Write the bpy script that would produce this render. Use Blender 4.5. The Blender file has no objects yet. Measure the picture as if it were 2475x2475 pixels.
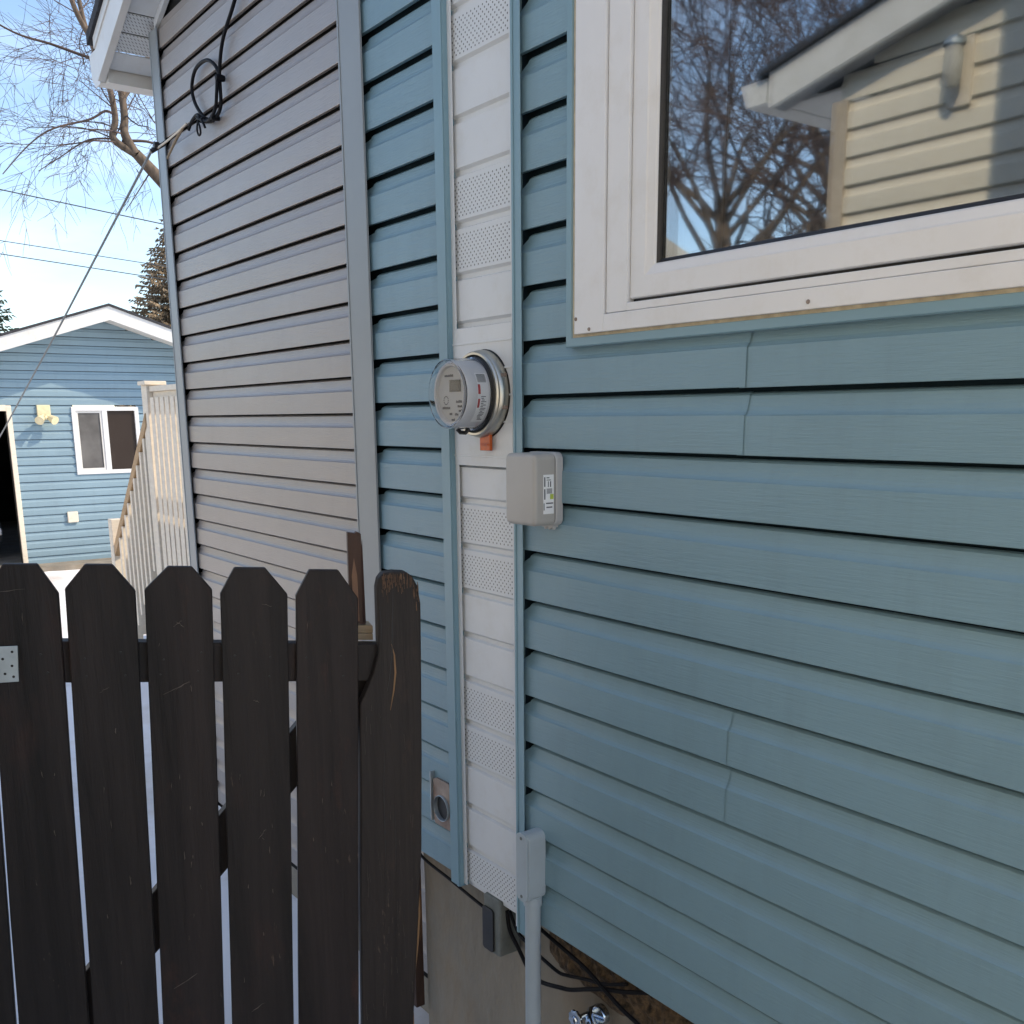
import bpy, bmesh, math, random
from mathutils import Vector, Matrix, noise
R = math.radians
random.seed(7)
sc = bpy.context.scene
COL = sc.collection

# ------------------------------------------------------------------ camera
# World: house wall runs along X (plane y=0, outside is -Y), z up, ground z=0.
CAM = Vector((0.0, -1.384, 2.0))
YAW, PITCH, ROLL = 0.637387291, 0.216970812, -0.00845295117
F_PX, PPY, W_PX = 2400.0, 1534.5875, 2475.0
d = Vector((-math.cos(YAW) * math.cos(PITCH), math.sin(YAW) * math.cos(PITCH), -math.sin(PITCH)))
r = Vector((math.sin(YAW), math.cos(YAW), 0))
u = r.cross(d)
r2 = r * math.cos(ROLL) + u * math.sin(ROLL)
u2 = -r * math.sin(ROLL) + u * math.cos(ROLL)
cam_data = bpy.data.cameras.new('camera')
cam = bpy.data.objects.new('camera', cam_data)
COL.objects.link(cam)
sc.camera = cam
m3 = Matrix((r2, u2, -d)).transposed()
cam.matrix_world = Matrix.Translation(CAM) @ m3.to_4x4()
cam_data.sensor_fit = 'HORIZONTAL'
cam_data.sensor_width = 36.0
cam_data.lens = 36.0 * F_PX / W_PX
cam_data.shift_y = (PPY - W_PX / 2) / W_PX
cam_data.clip_start = 0.05
cam_data.clip_end = 2000

# ------------------------------------------------------------------ light
SUN = Vector((0.40, 0.60, 0.68)).normalized()      # towards the sun
w = bpy.data.worlds.new('World')
sc.world = w
w.use_nodes = True
nt = w.node_tree
nt.nodes.clear()
sky = nt.nodes.new('ShaderNodeTexSky')
sky.sky_type = 'NISHITA'
sky.sun_disc = False
sky.sun_elevation = math.asin(SUN.z)
sky.sun_rotation = math.atan2(SUN.x, SUN.y)
sky.air_density = 1.0
sky.dust_density = 0.5
sky.ozone_density = 1.4
# thin veils of high cloud, by direction only
tc = nt.nodes.new('ShaderNodeTexCoord')
mp = nt.nodes.new('ShaderNodeMapping')
mp.inputs['Scale'].default_value = (2.2, 2.2, 9.0)
mp.inputs['Rotation'].default_value = (0.25, 0.1, 0)
nz = nt.nodes.new('ShaderNodeTexNoise')
nz.inputs['Scale'].default_value = 1.6
nz.inputs['Detail'].default_value = 7
nz.inputs['Roughness'].default_value = 0.55
cr = nt.nodes.new('ShaderNodeValToRGB')
cr.color_ramp.elements[0].position = 0.42
cr.color_ramp.elements[0].color = (0, 0, 0, 1)
cr.color_ramp.elements[1].position = 0.8
cr.color_ramp.elements[1].color = (0.32, 0.32, 0.32, 1)
mix = nt.nodes.new('ShaderNodeMixRGB')
mix.inputs['Color2'].default_value = (6.6, 7.3, 8.6, 1)
bg = nt.nodes.new('ShaderNodeBackground')
bg.inputs['Strength'].default_value = 0.145
ow = nt.nodes.new('ShaderNodeOutputWorld')
L = nt.links.new
L(tc.outputs['Generated'], mp.inputs['Vector'])
L(mp.outputs['Vector'], nz.inputs['Vector'])
L(nz.outputs['Fac'], cr.inputs['Fac'])
L(cr.outputs['Color'], mix.inputs['Fac'])
L(sky.outputs['Color'], mix.inputs['Color1'])
L(mix.outputs['Color'], bg.inputs['Color'])
L(bg.outputs['Background'], ow.inputs['Surface'])
sun_d = bpy.data.lights.new('sun', 'SUN')
sun_d.energy = 2.4
sun_d.angle = R(0.5)
sun_d.color = (1.0, 0.84, 0.62)
sun = bpy.data.objects.new('sun', sun_d)
COL.objects.link(sun)
sun.rotation_euler = (-SUN).to_track_quat('-Z', 'Y').to_euler()
sun.location = (5, 5, 12)
sc.view_settings.view_transform = 'Standard'
sc.view_settings.look = 'None'
sc.view_settings.gamma = 1
sc.view_settings.exposure = 0.93
sc.cycles.max_bounces = 8
sc.cycles.transmission_bounces = 8
sc.cycles.transparent_max_bounces = 8

# ------------------------------------------------------------------ materials
def node_mat(name):
    m = bpy.data.materials.new(name)
    m.use_nodes = True
    n = m.node_tree
    b = n.nodes['Principled BSDF']
    return m, n, b

def noise_node(n, scale, stretch=(1, 1, 1), detail=4, rough=0.55, rot=(0, 0, 0)):
    t = n.nodes.new('ShaderNodeTexCoord')
    mp = n.nodes.new('ShaderNodeMapping')
    mp.inputs['Scale'].default_value = stretch
    mp.inputs['Rotation'].default_value = rot
    z = n.nodes.new('ShaderNodeTexNoise')
    z.inputs['Scale'].default_value = scale
    z.inputs['Detail'].default_value = detail
    z.inputs['Roughness'].default_value = rough
    oi = n.nodes.new('ShaderNodeObjectInfo')
    va = n.nodes.new('ShaderNodeVectorMath')
    va.operation = 'ADD'
    n.links.new(t.outputs['Object'], va.inputs[0])
    n.links.new(oi.outputs['Location'], va.inputs[1])
    n.links.new(va.outputs[0], mp.inputs['Vector'])
    n.links.new(mp.outputs['Vector'], z.inputs['Vector'])
    return z

def ramp(n, src, stops):
    c = n.nodes.new('ShaderNodeValToRGB')
    e = c.color_ramp.elements
    e[0].position, e[0].color = stops[0][0], (*stops[0][1], 1)
    e[1].position, e[1].color = stops[-1][0], (*stops[-1][1], 1)
    for p, col in stops[1:-1]:
        q = e.new(p)
        q.color = (*col, 1)
    n.links.new(src, c.inputs['Fac'])
    return c

def mat(name, col, rough=0.5, var=0.12, scale=6, stretch=(1, 1, 1), bump=0.0, bscale=60, bstretch=None,
        metal=0.0, spec=0.5, dirt=None, detail=4):
    m, n, b = node_mat(name)
    z = noise_node(n, scale, stretch, detail)
    lo = tuple(c * (1 - var) for c in col)
    hi = tuple(min(1, c * (1 + var)) for c in col)
    c = ramp(n, z.outputs['Fac'], [(0.3, lo), (0.7, hi)])
    out = c.outputs['Color']
    if dirt:
        dcol, amount, dscale = dirt
        z3 = noise_node(n, dscale, stretch, 8, 0.7)
        f = ramp(n, z3.outputs['Fac'], [(0.5, (0, 0, 0)), (0.75, (amount,) * 3)])
        mx = n.nodes.new('ShaderNodeMixRGB')
        mx.inputs['Color2'].default_value = (*dcol, 1)
        n.links.new(f.outputs['Color'], mx.inputs['Fac'])
        n.links.new(out, mx.inputs['Color1'])
        out = mx.outputs['Color']
    n.links.new(out, b.inputs['Base Color'])
    b.inputs['Roughness'].default_value = rough
    b.inputs['Metallic'].default_value = metal
    b.inputs['Specular IOR Level'].default_value = spec
    if bump:
        z2 = noise_node(n, bscale, bstretch or stretch, 6)
        bp = n.nodes.new('ShaderNodeBump')
        bp.inputs['Strength'].default_value = bump
        bp.inputs['Distance'].default_value = 0.01
        n.links.new(z2.outputs['Fac'], bp.inputs['Height'])
        n.links.new(bp.outputs['Normal'], b.inputs['Normal'])
    return m

TEAL = (0.192, 0.312, 0.374)
M = {}

def siding_mat(name, col, rough=0.40, grain=0.55, spec=0.5, rvar=0.2):
    """vinyl with an embossed wood grain along the plank and a slow waviness"""
    m, n, b = node_mat(name)
    z = noise_node(n, 1.6, (1, 1, 1.6), 4)
    c = ramp(n, z.outputs['Fac'], [(0.3, tuple(v * 0.94 for v in col)), (0.7, tuple(v * 1.06 for v in col))])
    z3 = noise_node(n, 9, (1, 1, 1.0), 10, 0.75)
    f = ramp(n, z3.outputs['Fac'], [(0.58, (0, 0, 0)), (0.82, (0.35,) * 3)])
    mx = n.nodes.new('ShaderNodeMixRGB')
    mx.inputs['Color2'].default_value = (col[0] * 1.25, col[1] * 1.18, col[2] * 1.1, 1)
    n.links.new(f.outputs['Color'], mx.inputs['Fac'])
    n.links.new(c.outputs['Color'], mx.inputs['Color1'])
    z6 = noise_node(n, 3.0, (5.5, 5.5, 0.8), 7, 0.7)
    f6 = ramp(n, z6.outputs['Fac'], [(0.50, (0, 0, 0)), (0.80, (0.24,) * 3)])
    mx6 = n.nodes.new('ShaderNodeMixRGB')
    mx6.inputs['Color2'].default_value = (col[0] * 0.72, col[1] * 0.66, col[2] * 0.62, 1)
    n.links.new(f6.outputs['Color'], mx6.inputs['Fac'])
    n.links.new(mx.outputs['Color'], mx6.inputs['Color1'])
    n.links.new(mx6.outputs['Color'], b.inputs['Base Color'])
    rr_ = ramp(n, z3.outputs['Fac'], [(0.3, (rough * (1 - rvar * 0.7),) * 3), (0.75, (rough * (1 + rvar),) * 3)])
    n.links.new(rr_.outputs['Color'], b.inputs['Roughness'])
    b.inputs['Specular IOR Level'].default_value = spec
    g1 = noise_node(n, 30, (0.55, 1, 9), 5, 0.6)
    g2 = noise_node(n, 2.2, (1, 1, 2.5), 2, 0.5)
    b1 = n.nodes.new('ShaderNodeBump')
    b1.inputs['Strength'].default_value = grain
    b1.inputs['Distance'].default_value = 0.0025
    b2 = n.nodes.new('ShaderNodeBump')
    b2.inputs['Strength'].default_value = 0.30
    b2.inputs['Distance'].default_value = 0.02
    n.links.new(g2.outputs['Fac'], b2.inputs['Height'])
    n.links.new(g1.outputs['Fac'], b1.inputs['Height'])
    n.links.new(b2.outputs['Normal'], b1.inputs['Normal'])
    n.links.new(b1.outputs['Normal'], b.inputs['Normal'])
    return m

M['siding'] = siding_mat('teal_vinyl', TEAL)
M['siding_far'] = siding_mat('warm_lit_vinyl', (0.300, 0.262, 0.236), 0.34, spec=1.0, rvar=0.06)  # the set-back wall's warm reflected light is put into this base colour
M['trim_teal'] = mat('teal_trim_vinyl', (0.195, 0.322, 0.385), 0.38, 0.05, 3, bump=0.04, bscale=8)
M['trim_far'] = mat('grey_trim_vinyl', (0.27, 0.295, 0.305), 0.4, 0.05, 3)  # greyer and lighter than the teal trim
M['garage_siding'] = siding_mat('garage_blue_vinyl', (0.215, 0.315, 0.375), 0.5, 0.2)
M['cream'] = siding_mat('cream_vinyl', (0.78, 0.71, 0.58), 0.5, 0.2)
M['white'] = mat('white_vinyl', (0.66, 0.68, 0.69), 0.38, 0.03, 4, bump=0.03, bscale=10, dirt=((0.45, 0.42, 0.34), 0.25, 14))
M['white_win'] = mat('white_window_vinyl', (0.73, 0.73, 0.73), 0.32, 0.03, 4, dirt=((0.5, 0.44, 0.33), 0.22, 11))
M['fascia'] = mat('white_fascia_metal', (0.70, 0.68, 0.64), 0.4, 0.04, 5, dirt=((0.5, 0.44, 0.33), 0.3, 9))
M['white_paint'] = mat('white_painted_wood', (0.76, 0.67, 0.54), 0.55, 0.08, 14, (1, 1, 3), bump=0.1, bscale=40)
M['caulk'] = mat('yellowed_caulk', (0.44, 0.37, 0.25), 0.7, 0.25, 40)
M['black'] = mat('black_rubber', (0.012, 0.012, 0.013), 0.45, 0.3, 30)
M['cable_black'] = mat('black_cable_jacket', (0.005, 0.005, 0.007), 0.6, 0.3, 30, spec=0.2)
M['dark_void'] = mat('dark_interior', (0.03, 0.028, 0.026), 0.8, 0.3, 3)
M['concrete'] = mat('foundation_parging', (0.235, 0.210, 0.172), 0.9, 0.25, 4, (1, 1, 0.5), bump=0.9, bscale=30,
                    dirt=((0.25, 0.175, 0.10), 0.7, 3.2))
M['foam'] = mat('brown_spray_foam', (0.10, 0.066, 0.036), 0.9, 0.85, 55, bump=1.0, bscale=80, dirt=((0.006, 0.004, 0.003), 1.0, 34))
M['metal'] = mat('brushed_steel', (0.50, 0.48, 0.42), 0.33, 0.06, 20, metal=1.0)
M['galv'] = mat('galvanised_steel', (0.50, 0.55, 0.57), 0.5, 0.15, 18, metal=0.85)
M['meter_grey'] = mat('meter_grey_plastic', (0.64, 0.65, 0.67), 0.35, 0.05, 10)
M['meter_face'] = mat('meter_face_plate', (0.50, 0.50, 0.49), 0.4, 0.03, 10)
M['lcd'] = mat('lcd_glass', (0.022, 0.023, 0.016), 0.2, 0.05, 10)
M['label_white'] = mat('sticker_paper', (0.82, 0.83, 0.84), 0.45, 0.04, 20)
M['label_red'] = mat('sticker_red_print', (0.45, 0.06, 0.06), 0.5, 0.2, 60)
M['label_ink'] = mat('sticker_dark_print', (0.05, 0.055, 0.07), 0.5, 0.3, 60)
M['label_green'] = mat('sticker_green_print', (0.45, 0.55, 0.08), 0.5, 0.2, 60)
M['orange'] = mat('orange_plastic', (0.55, 0.10, 0.012), 0.35, 0.25, 40)
M['box_grey'] = mat('beige_grey_plastic', (0.40, 0.385, 0.36), 0.45, 0.04, 8, bump=0.05, bscale=300)
M['box_lid'] = mat('light_grey_plastic', (0.42, 0.42, 0.42), 0.4, 0.04, 8)
M['pvc'] = mat('grey_pvc', (0.36, 0.42, 0.46), 0.4, 0.05, 8, dirt=((0.25, 0.27, 0.28), 0.3, 12))
M['pvc_dark'] = mat('weathered_conduit', (0.15, 0.165, 0.155), 0.7, 0.3, 20, dirt=((0.05, 0.05, 0.045), 0.5, 20))
M['vent_plate'] = mat('rusty_vent_plate', (0.30, 0.24, 0.20), 0.5, 0.3, 30, metal=0.4, dirt=((0.22, 0.09, 0.05), 0.7, 16))
M['brass'] = mat('chromed_brass', (0.55, 0.62, 0.70), 0.15, 0.25, 60, metal=1.0)
M['snow'] = mat('old_snow', (0.86, 0.85, 0.86), 0.7, 0.05, 0.9, bump=0.6, bscale=1.5, dirt=((0.40, 0.31, 0.20), 0.8, 0.45))
M['shingle'] = mat('dark_shingle', (0.035, 0.035, 0.04), 0.9, 0.4, 30, bump=0.5, bscale=60)
M['wood_raw'] = mat('unpainted_lumber', (0.42, 0.31, 0.19), 0.75, 0.2, 12, (1, 1, 6), bump=0.2, bscale=30)
M['wood_tan'] = mat('tan_stained_wood', (0.45, 0.29, 0.15), 0.6, 0.15, 12, bump=0.1, bscale=30)
M['bark'] = mat('grey_brown_bark', (0.13, 0.095, 0.068), 0.9, 0.4, 14, (1, 1, 0.3), bump=0.5, bscale=20)
M['twig'] = mat('thin_twig_bark', (0.085, 0.058, 0.048), 0.9, 0.35, 3)
M['needles_tan'] = mat('cone_laden_needles', (0.235, 0.175, 0.110), 0.9, 0.6, 3)
M['needles'] = mat('dark_spruce_needles', (0.045, 0.062, 0.04), 0.9, 0.4, 2)
M['lamp_cream'] = mat('cream_lamp_body', (0.75, 0.66, 0.42), 0.4, 0.1, 20)
M['car_paint'] = mat('silver_car_paint', (0.30, 0.31, 0.33), 0.3, 0.05, 5, metal=0.5)
M['tyre'] = mat('tyre_rubber', (0.02, 0.02, 0.02), 0.8, 0.2, 20)

def glass_mat(name, col=(0.95, 0.98, 1.0), ior=1.5, rough=0.0):
    m, n, b = node_mat(name)
    b.inputs['Base Color'].default_value = (*col, 1)
    b.inputs['Transmission Weight'].default_value = 1.0
    b.inputs['Roughness'].default_value = rough
    b.inputs['IOR'].default_value = ior
    return m
M['glass'] = glass_mat('window_glass', (0.85, 0.92, 0.95), 2.3, 0.015)
M['meter_glass'] = glass_mat('clear_polycarbonate', (0.97, 0.97, 0.97), 1.22, 0.03)
def dark_glass():
    m, n, b = node_mat('garage_window_glass')
    b.inputs['Base Color'].default_value = (0.045, 0.034, 0.028, 1)
    b.inputs['Roughness'].default_value = 0.05
    b.inputs['Specular IOR Level'].default_value = 0.6
    return m
M['dark_glass'] = dark_glass()

def gate_wood(name, base, red, seed, wear=0.5):
    """dark stained boards: long grain, red-brown where the stain has rubbed off, fine pale scratches"""
    m, n, b = node_mat(name)
    z = noise_node(n, 15, (1, 1, 0.06), 8, 0.7)
    z.inputs['Distortion'].default_value = 0.6
    c = ramp(n, z.outputs['Fac'], [(0.32, tuple(v * 0.5 for v in base)), (0.68, tuple(v * 1.75 for v in base))])
    z2 = noise_node(n, 7 + seed, (1, 1, 0.35), 10, 0.72)
    f = ramp(n, z2.outputs['Fac'], [(0.55, (0, 0, 0)), (0.72, (wear * 0.8,) * 3)])
    mx = n.nodes.new('ShaderNodeMixRGB')
    mx.inputs['Color2'].default_value = (*red, 1)
    n.links.new(f.outputs['Color'], mx.inputs['Fac'])
    n.links.new(c.outputs['Color'], mx.inputs['Color1'])
    z4 = noise_node(n, 110, (1, 1, 0.22), 3, 0.6)
    z5 = noise_node(n, 5.0 + seed * 0.7, (1, 1, 0.6), 5, 0.6)
    mul = n.nodes.new('ShaderNodeMath')
    mul.operation = 'MULTIPLY'
    n.links.new(z4.outputs['Fac'], mul.inputs[0])
    n.links.new(z5.outputs['Fac'], mul.inputs[1])
    f2 = ramp(n, mul.outputs[0], [(0.40, (0, 0, 0)), (0.48, (0.35,) * 3)])
    mx2 = n.nodes.new('ShaderNodeMixRGB')
    mx2.inputs['Color2'].default_value = (0.25, 0.17, 0.13, 1)
    n.links.new(f2.outputs['Color'], mx2.inputs['Fac'])
    n.links.new(mx.outputs['Color'], mx2.inputs['Color1'])
    n.links.new(mx2.outputs['Color'], b.inputs['Base Color'])
    b.inputs['Roughness'].default_value = 0.55
    b.inputs['Specular IOR Level'].default_value = 0.35
    g = noise_node(n, 26, (1, 1, 0.07), 8, 0.65)
    bp = n.nodes.new('ShaderNodeBump')
    bp.inputs['Strength'].default_value = 0.8
    bp.inputs['Distance'].default_value = 0.006
    n.links.new(g.outputs['Fac'], bp.inputs['Height'])
    n.links.new(bp.outputs['Normal'], b.inputs['Normal'])
    return m
M['gate'] = gate_wood('dark_stained_gate_wood', (0.0175, 0.0125, 0.0110), (0.060, 0.026, 0.019), 0, 0.6)
M['gate_worn'] = gate_wood('worn_gate_wood', (0.0190, 0.0130, 0.0115), (0.090, 0.034, 0.023), 1.3, 0.8)
M['gate_post'] = gate_wood('weathered_post_wood', (0.0235, 0.0175, 0.015), (0.085, 0.048, 0.034), 2.2, 0.7)
M['stick'] = gate_wood('split_brown_board_wood', (0.050, 0.025, 0.016), (0.28, 0.14, 0.06), 3.0, 0.9)
M['splinter'] = mat('fresh_split_wood', (0.26, 0.145, 0.065), 0.7, 0.3, 20, (1, 1, 0.2))
M['scratch'] = mat('pale_scratch', (0.16, 0.125, 0.105), 0.8, 0.4, 60)

def perforated(lim=True):
    """white soffit with rows of staggered pin holes"""
    m, n, b = node_mat('perforated_white_soffit')
    t = n.nodes.new('ShaderNodeTexCoord')
    sep = n.nodes.new('ShaderNodeSeparateXYZ')
    n.links.new(t.outputs['Object'], sep.inputs[0])
    def math_(op, a, bb):
        q = n.nodes.new('ShaderNodeMath')
        q.operation = op
        for i, v in enumerate((a, bb)):
            if v is None: continue
            if isinstance(v, (int, float)): q.inputs[i].default_value = v
            else: n.links.new(v, q.inputs[i])
        return q.outputs[0]
    px, pz = 0.0150, 0.0072
    zr = math_('DIVIDE', sep.outputs['Z'], pz)
    row = math_('FLOOR', zr, None)
    odd = math_('MODULO', math_('ABSOLUTE', row, None), 2.0)
    xr = math_('ADD', math_('DIVIDE', math_('ADD', sep.outputs['X'], sep.outputs['Y']), px), math_('MULTIPLY', odd, 0.5))
    fx = math_('MULTIPLY', math_('SUBTRACT', math_('FRACT', xr, None), 0.5), px)
    fz = math_('MULTIPLY', math_('SUBTRACT', math_('FRACT', zr, None), 0.5), pz)
    d2 = math_('ADD', math_('MULTIPLY', fx, fx), math_('MULTIPLY', fz, fz))
    hole = math_('LESS_THAN', d2, 0.0021 ** 2)
    if lim:
        hole = math_('MULTIPLY', hole, math_('MULTIPLY', math_('GREATER_THAN', sep.outputs['Z'], 0.023), math_('LESS_THAN', sep.outputs['Z'], 0.102)))
    mx = n.nodes.new('ShaderNodeMixRGB')
    mx.inputs['Color1'].default_value = (0.65, 0.67, 0.68, 1)
    mx.inputs['Color2'].default_value = (0.09, 0.09, 0.09, 1)
    n.links.new(hole, mx.inputs['Fac'])
    n.links.new(mx.outputs['Color'], b.inputs['Base Color'])
    b.inputs['Roughness'].default_value = 0.4
    return m
M['perf'] = perforated()
M['perf_eave'] = perforated(False)

# ------------------------------------------------------------------ helpers
class MB:
    def __init__(s):
        s.v, s.f = [], []
    def add(s, vs, fs):
        o = len(s.v)
        s.v += [tuple(p) for p in vs]
        s.f += [tuple(i + o for i in f) for f in fs]
        return s
    def box(s, x0, x1, y0, y1, z0, z1):
        vs = [(x, y, z) for x in (x0, x1) for y in (y0, y1) for z in (z0, z1)]
        return s.add(vs, [(0, 1, 3, 2), (4, 6, 7, 5), (0, 4, 5, 1), (2, 3, 7, 6), (0, 2, 6, 4), (1, 5, 7, 3)])
    def prism(s, poly, f0, f1):
        """poly = list of 2D; f0, f1 map a 2D point to 3D for the two caps"""
        n = len(poly)
        return s.add([f0(p) for p in poly] + [f1(p) for p in poly],
                     [tuple(range(n))[::-1], tuple(range(n, 2 * n))] + [(i, (i + 1) % n, n + (i + 1) % n, n + i) for i in range(n)])
    def tube(s, pts, rad, seg=8, cap=True):
        pts = [Vector(p) for p in pts]
        n = len(pts)
        rad = rad if isinstance(rad, (list, tuple)) else [rad] * n
        ref = Vector((0, 0, 1))
        vs = []
        prev = None
        for i, p in enumerate(pts):
            t = (pts[min(i + 1, n - 1)] - pts[max(i - 1, 0)])
            t = t.normalized() if t.length > 1e-9 else Vector((0, 0, 1))
            a = prev if prev is not None else (ref if abs(t.z) < 0.9 else Vector((1, 0, 0)))
            a = (a - t * a.dot(t))
            a = a.normalized() if a.length > 1e-6 else t.orthogonal().normalized()
            prev = a
            b = t.cross(a)
            for k in range(seg):
                an = 2 * math.pi * k / seg
                vs.append(p + (a * math.cos(an) + b * math.sin(an)) * rad[i])
        fs = [(i * seg + k, i * seg + (k + 1) % seg, (i + 1) * seg + (k + 1) % seg, (i + 1) * seg + k)
              for i in range(n - 1) for k in range(seg)]
        if cap:
            fs += [tuple(range(seg))[::-1], tuple(range((n - 1) * seg, n * seg))]
        return s.add(vs, fs)
    def lathe(s, prof, c, axis='Y', seg=48):
        """prof: list of (radius, offset along axis)"""
        vs = []
        for rr, o in prof:
            for k in range(seg):
                an = 2 * math.pi * k / seg
                if axis == 'Y': vs.append((c[0] + rr * math.cos(an), c[1] + o, c[2] + rr * math.sin(an)))
                elif axis == 'X': vs.append((c[0] + o, c[1] + rr * math.cos(an), c[2] + rr * math.sin(an)))
                else: vs.append((c[0] + rr * math.cos(an), c[1] + rr * math.sin(an), c[2] + o))
        fs = [(i * seg + k, i * seg + (k + 1) % seg, (i + 1) * seg + (k + 1) % seg, (i + 1) * seg + k)
              for i in range(len(prof) - 1) for k in range(seg)]
        return s.add(vs, fs)

def root_loc(o):
    v = Vector((0, 0, 0))
    while o:
        v += o.location
        o = o.parent
    return v

def tag(o, label=None, cat=None, group=None, kind=None):
    if label: o['label'] = label
    if cat: o['category'] = cat
    if group: o['group'] = group
    if kind: o['kind'] = kind
    return o

def thing(name, label, cat, loc, group=None):
    o = bpy.data.objects.new(name, None)
    o.empty_display_size = 0.1
    o.location = loc
    COL.objects.link(o)
    return tag(o, label, cat, group)

def build(name, mb, m, parent=None, smooth=False, bevel=0.0, own=True, label=None, recalc=True, segs=2):
    me = bpy.data.meshes.new(name)
    vs = [Vector(p) for p in mb.v]
    pl = root_loc(parent) if parent else Vector((0, 0, 0))
    org = Vector((0, 0, 0))
    if own and vs:
        mn = Vector((min(p.x for p in vs), min(p.y for p in vs), min(p.z for p in vs)))
        mxx = Vector((max(p.x for p in vs), max(p.y for p in vs), max(p.z for p in vs)))
        org = Vector(((mn.x + mxx.x) / 2, (mn.y + mxx.y) / 2, mn.z))
    me.from_pydata([p - org for p in vs], [], mb.f)
    if recalc:
        bm = bmesh.new()
        bm.from_mesh(me)
        bmesh.ops.recalc_face_normals(bm, faces=bm.faces)
        if bevel:
            es = [e for e in bm.edges if len(e.link_faces) == 2 and e.calc_face_angle(0) > 0.5]
            bmesh.ops.bevel(bm, geom=es, offset=bevel, segments=segs, affect='EDGES', profile=0.5, clamp_overlap=True)
        bm.to_mesh(me)
        bm.free()
    if smooth:
        for p in me.polygons: p.use_smooth = True
        if smooth != 'all':
            try: me.set_sharp_from_angle(angle=R(38))
            except Exception: pass
    me.materials.append(m)
    o = bpy.data.objects.new(name, me)
    o.location = org - pl
    COL.objects.link(o)
    if parent: o.parent = parent
    if label: o['label'] = label
    return o

def copy_part(src, name, loc_delta, parent):
    o = src.copy()
    o.location = src.location + Vector(loc_delta)
    COL.objects.link(o)
    o.parent = parent
    return o

def on_wall(x, z, y):
    """a point sighted on the wall plane y=0 at (x, z), moved along the sight line to depth y"""
    k = (y - CAM.y) / (0 - CAM.y)
    return CAM.x + (x - CAM.x) * k, CAM.z + (z - CAM.z) * k

H = 0.1143     # course height of the siding

def dutch(h=H, f=1.0, g=0.915):
    """outline of one dutch-lap course, (outward depth, height); g = where the groove under the next lip drops in"""
    return [(0.0030 * f, 0.0022), (0.0165 * f, 0.0002), (0.0178 * f, 0.0002), (0.0185 * f, 0.0014), (0.0184 * f, h * 0.30), (0.0178 * f, h * 0.590),
            (0.0140 * f, h * 0.618), (0.0106 * f, h * 0.660), (0.0082 * f, h * 0.720), (0.0064 * f, h * 0.800), (0.0046 * f, h * (g - 0.035)), (0.0000 * f, h * g),
            (-0.0060 * f, h * (g + 0.02))]

def plank_mb(a0, a1, yw, z, h=H, axis='X', out=-1, f=1.0, n=None, notch=None):
    """open sheet following the course outline; out = direction of the outside along the wall normal"""
    near = not (yw > 0.1 or axis == 'Y' or out == 1)
    pr = dutch(h, 0.94 * f, 0.918 if near else 0.950)
    n = n or max(1, int(abs(a1 - a0) / 0.6))
    mb = MB()
    vs = []
    cols = [a0 + (a1 - a0) * i / n for i in range(n + 1)]
    if notch is not None:      # the end in the pocket is cut back, its upper corner rounded off
        cols = [a0, notch] + [notch + q for q in (0.003, 0.007, 0.012, 0.018, 0.025, 0.032)] + [c for c in cols if c > notch + 0.05]
        n = len(cols) - 1
    def cap(a):
        if notch is None: return 9.0
        t = min(1.0, max(0.0, (a - notch + 0.003) / 0.026))
        return h * (0.72 + 0.25 * math.sqrt(1 - (1 - t) ** 2)) if t < 1 else 9.0
    def clip(pr, zm):
        out_, last = [], pr[0]
        for o, zz in pr:
            if zz > zm and zz > last[1]:
                t = (zm - last[1]) / (zz - last[1]) if last[1] < zm else 0
                last = (last[0] + (o - last[0]) * t, last[1] + (zz - last[1]) * t)
                out_.append(last)
            else:
                last = (o, zz); out_.append(last)
        return out_
    for a in cols:
        for o, zz in clip(pr, cap(a)):
            if axis == 'X': vs.append((a, yw + out * o, z + zz))
            else: vs.append((yw + out * o, a, z + zz))
    k = len(pr)
    fs = [(i * k + j, (i + 1) * k + j, (i + 1) * k + j + 1, i * k + j + 1) for i in range(n) for j in range(k - 1)]
    return mb.add(vs, fs)

plank_cache = {}
def plank(parent, a0, a1, yw, z, m, h=H, axis='X', out=-1, f=1.0, jit=0.0006, notch=None):
    key = (round(a0, 3), round(a1, 3), round(yw, 3), m.name, h, axis, out)
    j = random.uniform(-jit, jit)
    if key in plank_cache:
        src, z0 = plank_cache[key]
        dj = (0, j, z - z0) if axis == 'X' else (j, 0, z - z0)
        return copy_part(src, 'siding_plank', dj, parent)
    o = build('siding_plank', plank_mb(a0, a1, yw, z, h, axis, out, f, notch=notch), m, parent)
    plank_cache[key] = (o, z)
    return o

# ------------------------------------------------------------------ ground
def ground():
    mb = MB()
    n = 170
    vs = []
    def co(i):
        t = (i / n) * 2 - 1
        return 3.0 * t + 260 * t ** 5 + 500 * t ** 9
    for i in range(n + 1):
        for j in range(n + 1):
            x, y = co(i) - 6, co(j) - 1
            near = math.exp(-((x + 6) ** 2 + (y + 1) ** 2) / 900)
            z = (noise.noise(Vector((x * 0.5, y * 0.5, 0))) * 0.05 + noise.noise(Vector((x * 1.7, y * 1.7, 3))) * 0.03 + noise.noise(Vector((x * 4.5, y * 4.5, 7))) * 0.02) * near
            vs.append((x, y, z - 0.02))
    fs = [(i * (n + 1) + j, (i + 1) * (n + 1) + j, (i + 1) * (n + 1) + j + 1, i * (n + 1) + j + 1) for i in range(n) for j in range(n)]
    mb.add(vs, fs)
    tag(build('snowy_ground', mb, M['snow'], smooth='all', own=False), kind='structure')
ground()

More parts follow.
